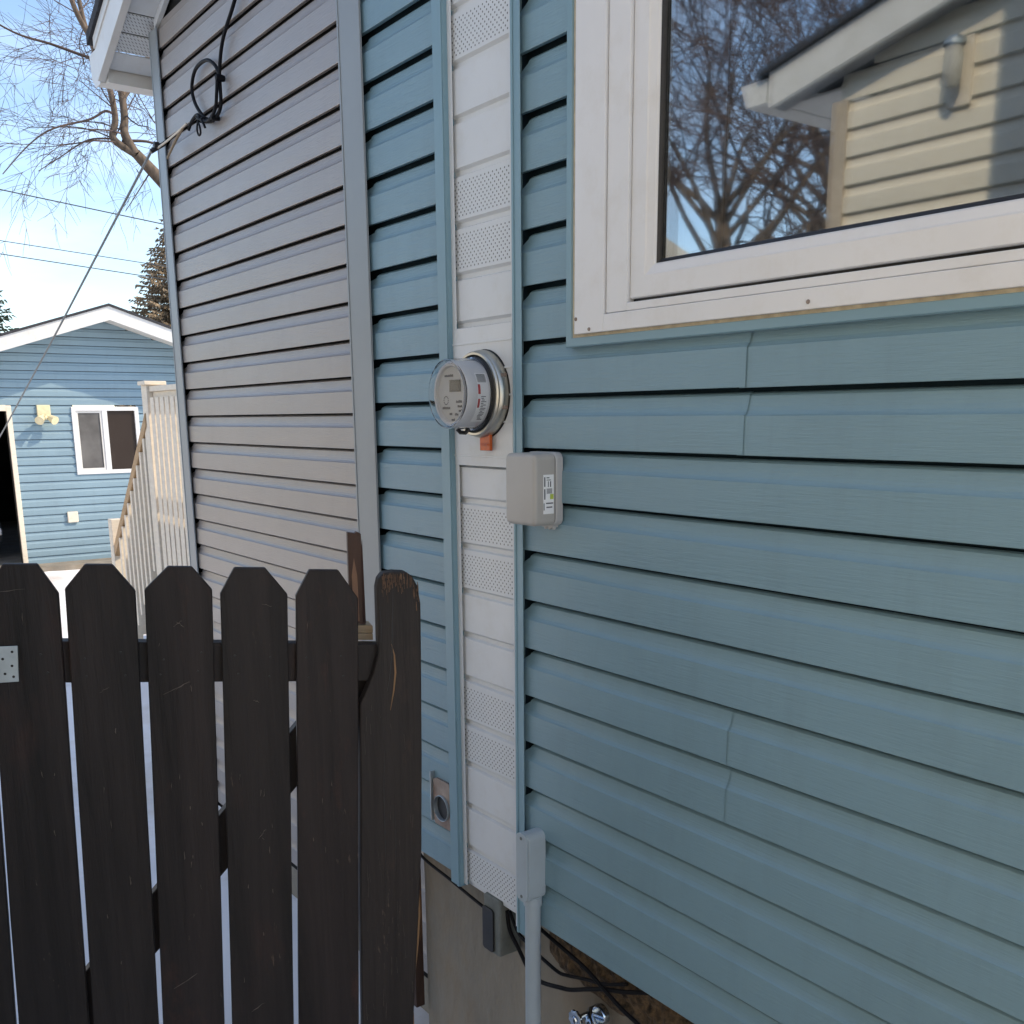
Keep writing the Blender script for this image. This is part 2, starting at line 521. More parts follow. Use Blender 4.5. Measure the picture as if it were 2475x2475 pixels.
# ------------------------------------------------------------------ the house
HX = -4.6           # far corner of the set back wall
YC = 0.18           # its plane
XB = -2.618         # left corner of the near wall
ZB = 0.770          # bottom of siding on the near wall
ZTOP = 3.60
house = thing('house', 'blue-grey vinyl sided house wall with a white strip and a white framed window', 'house', (-1.8, 0.3, 0))

# courses: lap bottoms at 2.159 + k*H
def lap_z(zlo, zhi, z0, h=H):
    k = math.ceil((zlo - z0) / h - 1e-6)
    out = []
    while z0 + k * h < zhi - 0.02:
        out.append(z0 + k * h)
        k += 1
    return out

# wall A, right of the white strip
XA0, XA1 = -1.812, 2.6
WL = -1.664          # left edge of window trim
seams = {17: -1.168, 16: -1.168}
za = lap_z(ZB + 0.0, 3.62, 2.159 - 30 * H)
S1, S2 = -1.168, -1.177
for z in za:
    if z < 2.12:
        k = round((z - 2.159) / H)
        sx = None
        if k in (-1, -2): sx = S1
        if k in (-8, -7): sx = S2
        if k in (-11, -12): sx = -0.45
        if k in (-4, -5): sx = 0.3
        if sx:
            plank(house, XA0, sx, 0.0, z, M['siding'], notch=-1.790)
            o = build('siding_plank', plank_mb(sx - 0.015, XA1, 0.0016, z - 0.0009), M['siding'], house)
        else:
            plank(house, XA0, XA1, 0.0, z, M['siding'], notch=-1.790)
    elif z < 3.25:
        plank(house, XA0, -1.632, 0.0, z, M['siding'], notch=-1.790)
        plank(house, 0.40, XA1, 0.0, z, M['siding'])
    else:
        plank(house, XA0, XA1, 0.0, z, M['siding'])
# wall B, left of the white strip
for z in lap_z(ZB, 3.62, 2.152 - 30 * H):
    plank(house, XB + 0.06, -2.108, 0.0, z, M['siding'], notch=-2.457)
# wall C, set back
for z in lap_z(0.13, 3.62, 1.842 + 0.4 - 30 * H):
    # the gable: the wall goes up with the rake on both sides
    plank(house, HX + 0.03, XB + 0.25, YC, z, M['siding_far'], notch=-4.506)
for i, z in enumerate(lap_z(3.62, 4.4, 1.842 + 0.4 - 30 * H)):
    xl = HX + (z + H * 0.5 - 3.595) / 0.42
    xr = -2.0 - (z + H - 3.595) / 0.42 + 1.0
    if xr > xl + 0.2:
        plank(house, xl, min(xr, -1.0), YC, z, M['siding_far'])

# sheathing stops light between the laps; its dark colour paints their shadow lines
mb = MB()
mb.box(XB + 0.01, WL, 0.010, 0.12, ZB + 0.004, 3.7)
mb.box(WL, 0.39, 0.010, 0.12, ZB + 0.004, 2.17)
mb.box(WL, 0.39, 0.010, 0.12, 3.26, 3.7)
mb.box(0.39, XA1, 0.010, 0.12, ZB + 0.004, 3.7)
build('wall_sheathing', mb, mat('lap_shadow_dark', (0.012, 0.024, 0.032), 0.9, 0.2, 5, spec=0.05), house)
mb = MB()
mb.box(HX + 0.01, XB + 0.3, YC + 0.010, YC + 0.12, 0.135, 4.0)
mb.box(HX + 0.01, HX + 0.12, YC + 0.12, 7.0, 0.135, 3.7)
mb.box(2.5, XA1, 0.12, 7.0, 0.2, 3.7)
mb.box(HX + 0.01, XA1, 6.9, 7.0, 0.2, 3.7)
build('wall_sheathing', mb, mat('lap_shadow_dark', (0.022, 0.022, 0.022), 0.9, 0.2, 5, spec=0.05), house)
# side wall at the back corner and return of the bump
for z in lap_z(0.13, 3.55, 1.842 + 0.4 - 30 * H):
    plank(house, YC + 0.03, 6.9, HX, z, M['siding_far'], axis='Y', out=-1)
for z in lap_z(ZB, 3.62, 2.152 - 30 * H):
    plank(house, 0.03, YC, XB, z, M['siding'], axis='Y', out=-1)

def channel(x0, x1, y, z0, z1, m, name='trim_channel', lip='R', depth=0.0265, rib=True):
    """a vertical vinyl channel: thin face standing proud of the siding, hollow behind, a rib down its face"""
    mb = MB()
    t = 0.0018
    mb.box(x0, x1, y - depth - t, y - depth, z0, z1)
    if lip == 'R':
        mb.box(x0, x0 + t, y - depth, y + 0.002, z0, z1)
        if rib: mb.box(x0 + 0.003, x0 + 0.010, y - depth - t - 0.0025, y - depth - t + 0.0002, z0, z1)
    elif lip == 'L':
        mb.box(x1 - t, x1, y - depth, y + 0.002, z0, z1)
        if rib: mb.box(x1 - 0.012, x1 - 0.003, y - depth - t - 0.0025, y - depth - t + 0.0002, z0, z1)
    else:
        xm = (x0 + x1) / 2
        mb.box(xm - 0.008, xm + 0.008, y - depth, y + 0.002, z0, z1)
    return build(name, mb, m, house, bevel=0.0007, segs=1)

def sx(x, y):  # sighted x moved to depth y
    return on_wall(x, 2.0, y)[0]

# corner post of the near wall (two faces), and of the far wall
def corner_post(xc, y, z0, z1, wdt, m, depth=0.024):
    mb = MB()
    t = 0.0018
    yf = y - depth
    mb.box(xc - 0.026, xc + wdt, yf - t, yf, z0, z1)          # front face
    mb.box(xc - 0.026 - t, xc - 0.026, yf - t, yf + wdt, z0, z1)  # side face
    mb.box(xc + wdt - 0.012, xc + wdt - 0.002, yf - t - 0.003, yf - t + 0.0002, z0, z1)
    mb.box(xc - 0.026, xc - 0.018, yf - t - 0.002, yf - t + 0.0002, z0, z1)
    build('corner_post', mb, m, house, bevel=0.0008, segs=1)
corner_post(sx(-2.60, -0.024), 0.0, ZB - 0.012, 3.62, 0.10, M['trim_far'])
corner_post(HX + 0.022, YC, 0.12, 3.58, 0.075, M['trim_far'])

# the white strip of soffit panels between two teal channels
channel(sx(-2.157, -0.024), sx(-2.112, -0.024), 0.0, ZB - 0.012, 3.62, M['trim_teal'], lip='L')
channel(sx(-2.112, -0.02) + 0.0015, sx(-2.090, -0.02), 0.004, ZB - 0.005, 3.62, M['white'], name='white_edge_channel', lip='R', depth=0.018, rib=False)
channel(sx(-1.853, -0.024), sx(-1.819, -0.024), 0.0, ZB - 0.03, 3.62, M['trim_teal'], lip='R')
channel(sx(-1.866, -0.018), sx(-1.853, -0.022), 0.002, ZB - 0.03, 3.62, M['white'], name='white_edge_channel', lip='L', depth=0.016, rib=False)
def soffit_panel(z0, z1, perf, x0=-2.108, x1=-1.850, y=0.0, cut=0.0):
    """flat panel with a V groove along its lower edge"""
    pr = [(0.001, 0.0), (0.001, 0.010), (0.0085, 0.016), (0.0085, z1 - z0 - 0.004), (0.002, z1 - z0 - 0.001), (0.001, z1 - z0)]
    mb = MB()
    nx = 8
    vs = []
    for i in range(nx + 1):
        x = x0 + (x1 - x0) * i / nx
        for j, (o, zz) in enumerate(pr):
            zc = z0 + zz
            if cut and zz < 0.02:
                zc += cut * (1 - i / nx) + (0.006 * math.sin(i * 1.9) if 0 < i < nx else 0)
            vs.append((x, y - o, zc))
    k = len(pr)
    mb.add(vs, [(i * k + j, (i + 1) * k + j, (i + 1) * k + j + 1, i * k + j + 1) for i in range(nx) for j in range(k - 1)])
    o = build('soffit_panel', mb, M['perf'] if perf else M['white'], house, label='perforated white soffit panel' if perf else None)
    return o
zg = [0.762, 0.868, 0.988, 1.105, 1.219, 1.337, 1.452, 1.564, 1.679, 1.792, 1.882]
perf_low = [1, 0, 0, 1, 1, 0, 0, 1, 1, 0]
for i in range(len(zg) - 1):
    soffit_panel(zg[i], zg[i + 1], perf_low[i])
zu = [2.206, 2.316, 2.430, 2.543, 2.656, 2.770, 2.884, 2.998, 3.112, 3.226, 3.34, 3.454, 3.568]
perf_up = [0, 1, 1, 0, 0, 1, 1, 0, 0, 1, 1, 0]
for i in range(len(zu) - 1):
    soffit_panel(zu[i], zu[i + 1], perf_up[i])
# cover sheet behind the meter, with faint ribs
mb = MB()
mb.box(-2.086, -1.838, -0.0165, 0.0, 1.884, 2.2035)
for zr in (1.905, 1.985, 2.045, 2.105, 2.165):
    mb.box(-2.086, -1.838, -0.0180, -0.0163, zr, zr + 0.0045)
build('meter_cover_sheet', mb, M['white'], house, bevel=0.0006, segs=1)

# foundation of the near wall, uneven parging and the ragged foam under the siding
def parging():
    mb = MB()
    nx, nz = 60, 26
    vs = []
    for i in range(nx + 1):
        for j in range(nz + 1):
            x = -2.412 + 5.0 * i / nx
            z = -0.05 + 0.90 * j / nz
            vs.append((x, 0.062 + noise.noise(Vector((x * 2.2, 0, z * 1.6))) * 0.010 + noise.noise(Vector((x * 7, 2, z * 6))) * 0.0035, z))
    mb.add(vs, [(i * (nz + 1) + j, (i + 1) * (nz + 1) + j, (i + 1) * (nz + 1) + j + 1, i * (nz + 1) + j + 1) for i in range(nx) for j in range(nz)])
    mb.box(-2.412, 2.55, 0.078, 0.30, -0.05, 0.85)
    build('foundation_wall', mb, M['concrete'], house, smooth=True)
    mb = MB()
    mb.box(-2.40, 2.5, 0.012, 0.06, ZB + 0.016, 0.80)
    build('sill_board', mb, mat('dark_brown_sheathing', (0.05, 0.032, 0.022), 0.8, 0.4, 20), house)  # dark brown board above the foundation
parging()
mb = MB()
mb.box(HX + 0.03, XB + 0.3, YC + 0.02, YC + 0.2, -0.05, 0.14)
build('foundation_wall', mb, M['concrete'], house)
def foam():
    mb = MB()
    rnd = random.Random(3)
    # lumpy sheet hugging the foundation under the siding
    nx, nz = 300, 34
    vs = []
    for i in range(nx + 1):
        x = -1.80 + 2.2 * i / nx
        low = 0.615 + 0.07 * noise.noise(Vector((x * 3.0, 0, 0))) + 0.03 * noise.noise(Vector((x * 13, 1, 0)))
        if x > -1.5: low += min(0.04, (x + 1.5) * 0.08)
        taper = min(1.0, (x + 1.80) / 0.08)
        for j in range(nz + 1):
            t = j / nz
            z = 0.80 + (low - 0.80) * (1 - t)
            b = (noise.noise(Vector((x * 26, 5, z * 26))) * 0.5 + 0.5) * 0.026 + (noise.noise(Vector((x * 60, 9, z * 60))) * 0.5 + 0.5) * 0.014
            edge = min(1.0, t * 4)
            vs.append((x, 0.060 - (0.002 + b) * edge * taper + (1 - edge) * 0.012, z))
    mb.add(vs, [(i * (nz + 1) + j, (i + 1) * (nz + 1) + j, (i + 1) * (nz + 1) + j + 1, i * (nz + 1) + j + 1) for i in range(nx) for j in range(nz)])
    build('spray_foam', mb, M['foam'], house)
foam()

# ---- eave, rake, roof over the set back wall
S = 0.42
def sof(x): return 3.595 + S * (x - HX)
RX = -2.75          # ridge
YR = 0.045          # inner face of the rake fascia
seam_x = [-4.86 + 0.105 * i for i in range(21)]
for i, x in enumerate(seam_x[:-1]):
    x1 = x + 0.105
    mb = MB()
    n = 2
    for (a, b, dz) in ((x, x + 0.010, 0.007), (x + 0.010, x1, 0.0)):
        mb.add([(a, YR, sof(a) + dz), (b, YR, sof(b) + dz), (b, YC + (4.5 if i < 3 else 0.0), sof(b) + dz), (a, YC + (4.5 if i < 3 else 0.0), sof(a) + dz),
                (a, YR, sof(a) + dz + 0.004), (b, YR, sof(b) + dz + 0.004), (b, YC + (4.5 if i < 3 else 0.0), sof(b) + dz + 0.004), (a, YC + (4.5 if i < 3 else 0.0), sof(a) + dz + 0.004)],
               [(0, 3, 2, 1), (4, 5, 6, 7), (0, 1, 5, 4), (1, 2, 6, 5), (2, 3, 7, 6), (3, 0, 4, 7)])
    build('eave_soffit_panel', mb, M['perf_eave'] if i % 4 in (1, 2) else M['white'], house)
def slope_bar(x0, x1, y0, y1, dz0, dz1, s=S, zfun=sof):
    return [(x0, y0, zfun(x0) + dz0), (x1, y0, zfun(x1) + dz0), (x1, y0, zfun(x1) + dz1), (x0, y0, zfun(x0) + dz1),
            (x0, y1, zfun(x0) + dz0), (x1, y1, zfun(x1) + dz0), (x1, y1, zfun(x1) + dz1), (x0, y1, zfun(x0) + dz1)]
BOXF = [(0, 1, 2, 3), (7, 6, 5, 4), (0, 4, 5, 1), (1, 5, 6, 2), (2, 6, 7, 3), (3, 7, 4, 0)]
mb = MB()
mb.add(slope_bar(-4.90, RX, 0.014, YR, -0.022, 0.150), BOXF)
mb.add(slope_bar(-4.90, RX, 0.008, 0.014, 0.105, 0.150), BOXF)
def sof_r(x): return sof(RX) - S * (x - RX)
mb.add(slope_bar(RX, -1.0, 0.014, YR, -0.022, 0.150, zfun=sof_r), BOXF)
build('rake_fascia', mb, M['fascia'], house, bevel=0.001, segs=1)
mb = MB()   # frieze strip where the soffit meets the wall
mb.add(slope_bar(HX + 0.05, RX, YC - 0.020, YC - 0.002, -0.035, -0.001), BOXF)
build('frieze_trim', mb, M['white'], house)
mb = MB()
mb.box(-4.905, -4.868, 0.05, 7.0, 3.44, 3.57)
build('eave_fascia', mb, M['fascia'], house)
# gutter along the back eave, its end cap next to the rake
mb = MB()
prof = [(-4.906, 3.445), (-4.975, 3.445), (-5.02, 3.485), (-5.03, 3.565), (-5.035, 3.58), (-5.02, 3.58), (-5.012, 3.50), (-4.97, 3.455), (-4.906, 3.455)]
mb.prism([(p[0], p[1]) for p in prof], lambda p: (p[0], 0.03, p[1]), lambda p: (p[0], 6.9, p[1]))
capp = [(-4.906, 3.44), (-4.978, 3.44), (-5.026, 3.483), (-5.038, 3.585), (-4.906, 3.585)]
mb.prism(capp, lambda p: (p[0], 0.026, p[1]), lambda p: (p[0], 0.030, p[1]))
build('gutter', mb, M['fascia'], house)
mb = MB()   # roof deck and shingles with thickness
mb.add(slope_bar(-4.95, RX, -0.005, 7.0, 0.152, 0.195), BOXF)
mb.add(slope_bar(RX, -1.0, -0.005, 7.0, 0.152, 0.195, zfun=sof_r), BOXF)
mb.box(-1.4, 2.9, -0.30, 7.0, 3.66, 3.70)
build('roof', mb, M['shingle'], house)
mb = MB()
mb.box(-1.4, 2.9, -0.28, 0.11, 3.62, 3.655)
build('eave_soffit_panel', mb, M['white'], house)

# ---- window
win = bpy.data.objects.new('window', None)
COL.objects.link(win)
win.location = Vector((-0.65, 0, 2.2)) - house.location
win.parent = house
WR, WT = 0.36, 3.22
def frame_rect(xl, xr, zb, zt, wl, wr, wb, wt, y0, y1, mb=None, miter=True):
    """four bars of a rectangular frame"""
    mb = mb or MB()
    mb.box(xl, xl + wl, y0, y1, zb, zt)
    mb.box(xr - wr, xr, y0, y1, zb, zt)
    mb.box(xl + wl, xr - wr, y0, y1, zb, zb + wb)
    mb.box(xl + wl, xr - wr, y0, y1, zt - wt, zt)
    return mb
def bar_frame(xl, xr, zb, zt, prof, name, m, parent, mitre_gap=0.0):
    """mitred frame: profile = list of (distance inward from the outer edge, depth y)"""
    mb = MB()
    corners = [(xl, zb, 1, 1), (xr, zb, -1, 1), (xr, zt, -1, -1), (xl, zt, 1, -1)]
    k = len(prof)
    vs = []
    for (cx, cz, sx_, sz_) in corners:
        for w_, y_ in prof:
            vs.append((cx + sx_ * w_, y_, cz + sz_ * w_))
    fs = []
    for c in range(4):
        c2 = (c + 1) % 4
        for j in range(k - 1):
            fs.append((c * k + j, c2 * k + j, c2 * k + j + 1, c * k + j + 1))
    mb.add(vs, fs)
    return build(name, mb, m, parent, recalc=True)
# teal J trim round the casing
jl, jb = on_wall(-1.672, 2.139, -0.026)
bar_frame(jl, WR + 0.03, jb, WT + 0.03, [(0, 0.002), (0, -0.024), (0.002, -0.026), (0.017, -0.026), (0.020, -0.022), (0.0202, -0.016), (0.0202, 0.0)],
          'window_trim', M['trim_teal'], win)
kl, kb = on_wall(-1.651, 2.1555, -0.027)
bar_frame(kl - 0.004, WR + 0.004, kb - 0.004, WT + 0.004, [(0, -0.010), (0.0, -0.0215), (0.004, -0.0245), (0.0115, -0.0265), (0.0115, 0.0)], 'caulk_bead', M['caulk'], win)
cl, cb = on_wall(-1.644, 2.164, -0.033)
gl = on_wall(-1.553, 2.2, -0.033)[0] - cl
il, ib = on_wall(-1.484, 2.2125, -0.026)
# outer casing: wide stepped at the left, narrower at the sill
def casing():
    mb = MB()
    zt = WT
    mb.box(cl, cl + gl - 0.0015, -0.033, 0.03, cb, zt)
    mb.box(cl + gl + 0.0015, il, -0.0285, 0.03, cb + 0.034, zt)
    mb.box(cl + gl - 0.0015, cl + gl + 0.0015, -0.024, 0.03, cb + 0.034, zt)
    mb.box(cl + gl - 0.0015, WR, -0.033, 0.03, cb, cb + 0.0325)
    mb.box(il, WR, -0.0290, 0.03, cb + 0.0335, ib)
    mb.box(WR - 0.10, WR, -0.033, 0.03, cb + 0.034, zt)
    mb.box(cl, WR, -0.033, 0.03, zt, zt + 0.05)
    build('window_casing', mb, M['white_win'], win, bevel=0.0016)
casing()
# black gap, then the sash
mb = MB()
frame_rect(il, WR - 0.1, ib, WT, 0.02, 0.02, 0.02, 0.02, -0.010, 0.028, mb)
build('weather_seal', mb, M['black'], win)
ssl, ssb = on_wall(-1.4785, 2.2185, -0.022)
gl_l, gl_b = on_wall(-1.402, 2.2835, -0.004)
gwl, gwb = on_wall(-1.4085, 2.276, -0.012)
bar_frame(ssl, WR - 0.105, ssb, WT - 0.005,
          [(0, 0.02), (0, -0.019), (0.002, -0.022), (gwb - ssb - 0.020, -0.022), (gwb - ssb - 0.017, -0.0195), (gwb - ssb - 0.003, -0.0155), (gwb - ssb, -0.012), (gwb - ssb, 0.02)],
          'sash_frame', M['white_win'], win)
bar_frame(ssl + (gwb - ssb) - 0.001, WR - 0.104 - (gwb - ssb), gwb - 0.001, WT - 0.004 - (gwb - ssb),
          [(0, 0.0), (0, -0.0115), (0.005, -0.006), (0.0085, -0.0045), (0.0085, 0.008)], 'glazing_gasket', M['black'], win)
for yy in (0.000, 0.018):
    mb = MB()
    mb.box(ssl + (gwb - ssb) + 0.002, WR - 0.17, yy, yy + 0.004, gwb + 0.002, WT - 0.07)
    build('glass_pane', mb, M['glass'], win)
for (xx, zz) in ((-1.6395, 2.194), (-1.598, 2.1715), (-1.061, 2.176), (-0.62, 2.178)):
    px, pz = on_wall(xx, zz, -0.034)
    mb = MB()
    mb.lathe([(0.0, -0.0015), (0.0028, -0.0012), (0.0036, 0.0), (0.0036, 0.002)], (px, -0.034, pz), 'Y', 12)
    build('screw', mb, M['vent_plate'], win)
# dim room behind the glass
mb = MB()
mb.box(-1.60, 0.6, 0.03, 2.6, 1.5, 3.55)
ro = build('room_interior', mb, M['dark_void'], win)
# open its front so that the window looks into it
bm = bmesh.new(); bm.from_mesh(ro.data)
ff = [f for f in bm.faces if f.calc_center_median().y < 0.05 - ro.location.y - 0 and abs(f.normal.y) > 0.9]
fmin = min(bm.faces, key=lambda f: f.calc_center_median().y)
bmesh.ops.delete(bm, geom=[fmin], context='FACES')
bm.to_mesh(ro.data); bm.free()
# pale plank of interior jamb and a curtain edge
mb = MB()
mb.box(-1.42, -1.36, 0.03, 0.13, 2.20, 3.2)
mb.box(-1.42, 0.3, 0.03, 0.13, 2.19, 2.245)
build('interior_sill', mb, mat('interior_sill_paint', (0.55, 0.6, 0.6), 0.5), win)

# ------------------------------------------------------------------ electricity meter
MC = (-1.946, 0, 2.050)
meter = thing('electricity_meter', 'round grey electricity meter in a steel ring on the white strip', 'meter', (MC[0], -0.018, MC[2] - 0.1))
mb = MB()
mb.lathe([(0.094, -0.016), (0.098, -0.018), (0.0995, -0.028), (0.098, -0.036), (0.095, -0.041), (0.0955, -0.045), (0.093, -0.049), (0.088, -0.049), (0.086, -0.045), (0.086, -0.016)], MC, 'Y', 64)
build('ring', mb, M['metal'], meter, smooth=True)
mb = MB()
for an in (0.42, -0.32):
    mb = MB()
    c, s_ = math.cos(an), math.sin(an)
    mb.box(MC[0] + 0.0985 * c - 0.003, MC[0] + 0.0985 * c + 0.0025, -0.034, -0.020, MC[2] + 0.0985 * s_ - 0.004, MC[2] + 0.0985 * s_ + 0.004)
    build('ring_rivet', mb, M['vent_plate'], meter)
mb = MB()
mb.lathe([(0.0985, -0.015), (0.101, -0.0155), (0.101, -0.0175), (0.0975, -0.0178)], MC, 'Y', 64)
build('ring_gasket', mb, M['black'], meter, smooth=True)
mb = MB()
mb.lathe([(0.085, -0.018), (0.085, -0.047), (0.081, -0.052), (0.076, -0.053), (0.0, -0.053)], MC, 'Y', 64)
build('base_flange', mb, M['black'], meter, smooth=True)
mb = MB()
mb.lathe([(0.0745, -0.053), (0.0742, -0.088), (0.073, -0.1065), (0.070, -0.111), (0.0625, -0.111), (0.060, -0.104), (0.0, -0.104)], MC, 'Y', 64)
build('body', mb, M['meter_grey'], meter, smooth=True)
mb = MB()
mb.lathe([(0.0600, -0.1045), (0.0, -0.1055)], MC, 'Y', 64)
build('face_plate', mb, M['meter_face'], meter)
mb = MB()
mb.box(MC[0] - 0.010, MC[0] + 0.034, -0.1075, -0.104, MC[2] + 0.005, MC[2] + 0.031)
build('display', mb, M['lcd'], meter, bevel=0.001, segs=1)
# print on the face plate, kept as small raised marks
mb = MB()
rr = random.Random(11)
for (x0, z0, wd, n) in ((-0.041, -0.0335, 0.032, 8), (0.010, -0.048, 0.014, 3), (-0.004, -0.060, 0.014, 3), (0.016, -0.020, 0.024, 5), (0.022, -0.030, 0.018, 4), (-0.030, 0.038, 0.036, 9), (-0.012, -0.047, 0.012, 2), (0.026, -0.040, 0.014, 3)):
    xx = x0
    for q in range(n):
        ww = wd / n * 0.65
        mb.box(MC[0] + xx, MC[0] + xx + ww, -0.1063, -0.1052, MC[2] + z0, MC[2] + z0 + 0.004 + rr.random() * 0.002)
        xx += wd / n
for q in range(14):   # round emblem outline
    an = q / 14 * 2 * math.pi
    mb.box(MC[0] - 0.026 + 0.009 * math.cos(an) - 0.001, MC[0] - 0.026 + 0.009 * math.cos(an) + 0.001, -0.1063, -0.1052,
           MC[2] - 0.014 + 0.009 * math.sin(an) - 0.001, MC[2] - 0.014 + 0.009 * math.sin(an) + 0.001)
tag(build('face_print', mb, M['label_ink'], meter), kind='stuff')
mb = MB()  # clear cover: side wall, rounded shoulder, front
mb.lathe([(0.083, -0.048), (0.083, -0.054), (0.0795, -0.056), (0.0785, -0.112), (0.0765, -0.1215), (0.0735, -0.124), (0.0705, -0.1225), (0.066, -0.1135), (0.0, -0.1130),
          (0.0, -0.1110), (0.0675, -0.1115), (0.0710, -0.120), (0.0735, -0.1215), (0.0750, -0.1195), (0.0765, -0.111), (0.0775, -0.056), (0.081, -0.052), (0.081, -0.048), (0.083, -0.048)], MC, 'Y', 72)
build('clear_cover', mb, M['meter_glass'], meter, smooth=True)
def arc_patch(a0, a1, y0, y1, rad, n=10, c=MC):
    vs, fs = [], []
    for i in range(n + 1):
        a = a0 + (a1 - a0) * i / n
        for yy, rr_ in ((y0, rad), (y1, rad), (y1, rad - 0.0006), (y0, rad - 0.0006)):
            vs.append((c[0] + rr_ * math.cos(a), yy, c[2] + rr_ * math.sin(a)))
    for i in range(n):
        for j in range(4):
            fs.append((i * 4 + j, i * 4 + (j + 1) % 4, (i + 1) * 4 + (j + 1) % 4, (i + 1) * 4 + j))
    fs += [(0, 1, 2, 3), (n * 4 + 3, n * 4 + 2, n * 4 + 1, n * 4)]
    return MB().add(vs, fs)
build('rating_label', arc_patch(-0.95, 0.62, -0.088, -0.058, 0.0753), M['label_white'], meter, smooth=True)
lm = MB()
for (a0, a1, y0, y1) in ((-0.02, 0.26, -0.0865, -0.0805), (-0.42, -0.16, -0.0865, -0.0815)):
    t = arc_patch(a0, a1, y0, y1, 0.0758)
    lm.add(t.v, t.f)
build('label_red_print', lm, M['label_red'], meter)
lm = MB()
for q in range(9):
    a = 0.33 + q * 0.03
    t = arc_patch(a, a + 0.010, -0.085, -0.062, 0.0758, 2); lm.add(t.v, t.f)
for q in range(16):
    a = -0.85 + q * 0.05
    y0 = -0.079 + rr.random() * 0.004
    t = arc_patch(a, a + 0.018, y0, y0 + 0.006 + rr.random() * 0.008, 0.0758, 2); lm.add(t.v, t.f)
tag(build('label_dark_print', lm, M['label_ink'], meter), kind='stuff')
mb = MB()
mb.tube([(MC[0] - 0.010, -0.088, MC[2] - 0.078), (MC[0] - 0.006, -0.082, MC[2] - 0.086), (MC[0] + 0.002, -0.074, MC[2] - 0.087), (MC[0] + 0.006, -0.066, MC[2] - 0.078)], 0.0050, 8)
build('seal', mb, M['black'], meter)
tag_o = MB()
tx, tz = on_wall(-1.968, 1.9385, -0.028)
tag_o.box(tx - 0.021, tx + 0.019, -0.030, -0.022, tz - 0.018, tz + 0.022)
tag_o.box(tx - 0.016, tx + 0.014, -0.0325, -0.030, tz - 0.006, tz - 0.002)
build('ring_lock_tab', tag_o, M['orange'], meter, bevel=0.0015)

# ------------------------------------------------------------------ small utility box
bx0, bx1, bz0, bz1 = -1.7700, -1.6640, 1.769, 1.921
box = thing('utility_box', 'small beige-grey plastic box with a sticker on its side, below the round meter', 'utility box', ((bx0 + bx1) / 2, -0.02, bz0))
def rrect(x0, x1, z0, z1, rad, n=6):
    pts = []
    for cx, cz, a0 in ((x1 - rad, z1 - rad, 0), (x0 + rad, z1 - rad, 90), (x0 + rad, z0 + rad, 180), (x1 - rad, z0 + rad, 270)):
        for i in range(n + 1):
            a = R(a0 + 90 * i / n)
            pts.append((cx + rad * math.cos(a), cz + rad * math.sin(a)))
    return pts
def rbox(x0, x1, z0, z1, y0, y1, rad, name, m, parent, fillet=0.006, y_front=None):
    """rounded box, y0 = back, y1 = front; the front edge is filleted"""
    rings = []
    rings.append((0, y0)); 
    for i in range(5):
        a = R(90 * i / 4)
        rings.append((fillet * (1 - math.cos(a)), y1 + fillet * (1 - math.sin(a))))
    mb = MB()
    vs = []
    k = None
    for ins, y in rings:
        p = rrect(x0 + ins, x1 - ins, z0 + ins, z1 - ins, max(0.002, rad - ins))
        k = len(p)
        vs += [(a, y, b) for a, b in p]
    fs = [(i * k + j, i * k + (j + 1) % k, (i + 1) * k + (j + 1) % k, (i + 1) * k + j) for i in range(len(rings) - 1) for j in range(k)]
    fs += [tuple(range(k)), tuple(range((len(rings) - 1) * k, len(rings) * k))[::-1]]
    mb.add(vs, fs)
    return build(name, mb, m, parent, smooth=True)
rbox(bx0 + 0.003, bx1 + 0.003, bz0 - 0.002, bz1 + 0.003, -0.012, -0.0305, 0.016, 'base', M['box_lid'], box, 0.004)
rbox(bx0 + 0.002, bx1 + 0.000, bz0 + 0.001, bz1, -0.0300, -0.0325, 0.014, 'seam_gasket', M['black'], box, 0.001)
rbox(bx0, bx1 + 0.001, bz0, bz1 + 0.001, -0.0325, -0.087, 0.014, 'cover', M['box_grey'], box, 0.009)
mb = MB()
for q, (xx, yy) in enumerate(((-1.706, -0.022), (-1.690, -0.024), (-1.680, -0.021))):
    mb.lathe([(0.0045, 0), (0.0045, -0.012), (0.003, -0.013), (0, -0.013)], (xx, yy, bz0 + 0.002), 'Z', 12)
mb.box(-1.712, -1.674, -0.030, -0.014, bz0 - 0.006, bz0 + 0.002)
build('cable_gland', mb, M['box_lid'], box)
fx = bx1 + 0.0014
mb = MB(); mb.box(fx - 0.0005, fx + 0.0004, -0.064, -0.036, 1.795, 1.878)
build('side_sticker', mb, M['label_white'], box)
mb = MB()
for (y0, y1, z0, z1) in ((-0.062, -0.059, 1.853, 1.873), (-0.062, -0.059, 1.826, 1.848), (-0.0555, -0.048, 1.8705, 1.8725), (-0.0555, -0.044, 1.866, 1.8675),
                         (-0.046, -0.0435, 1.852, 1.864), (-0.052, -0.050, 1.852, 1.864), (-0.057, -0.038, 1.8165, 1.819), (-0.056, -0.040, 1.808, 1.8105), (-0.0635, -0.0615, 1.803, 1.818)):
    mb.box(fx + 0.0004, fx + 0.0007, y0, y1, z0, z1)
for q in range(7):
    mb.box(fx + 0.0004, fx + 0.0007, -0.055 + q * 0.0022, -0.054 + q * 0.0022, 1.838, 1.849)
tag(build('sticker_print', mb, M['label_ink'], box), kind='stuff')
mb = MB()
mb.box(fx + 0.0004, fx + 0.0008, -0.046, -0.037, 1.826, 1.837)
build('sticker_green_mark', mb, M['label_green'], box)

box.location.y -= 0.0030     # the whole box sits on the faces of the laps

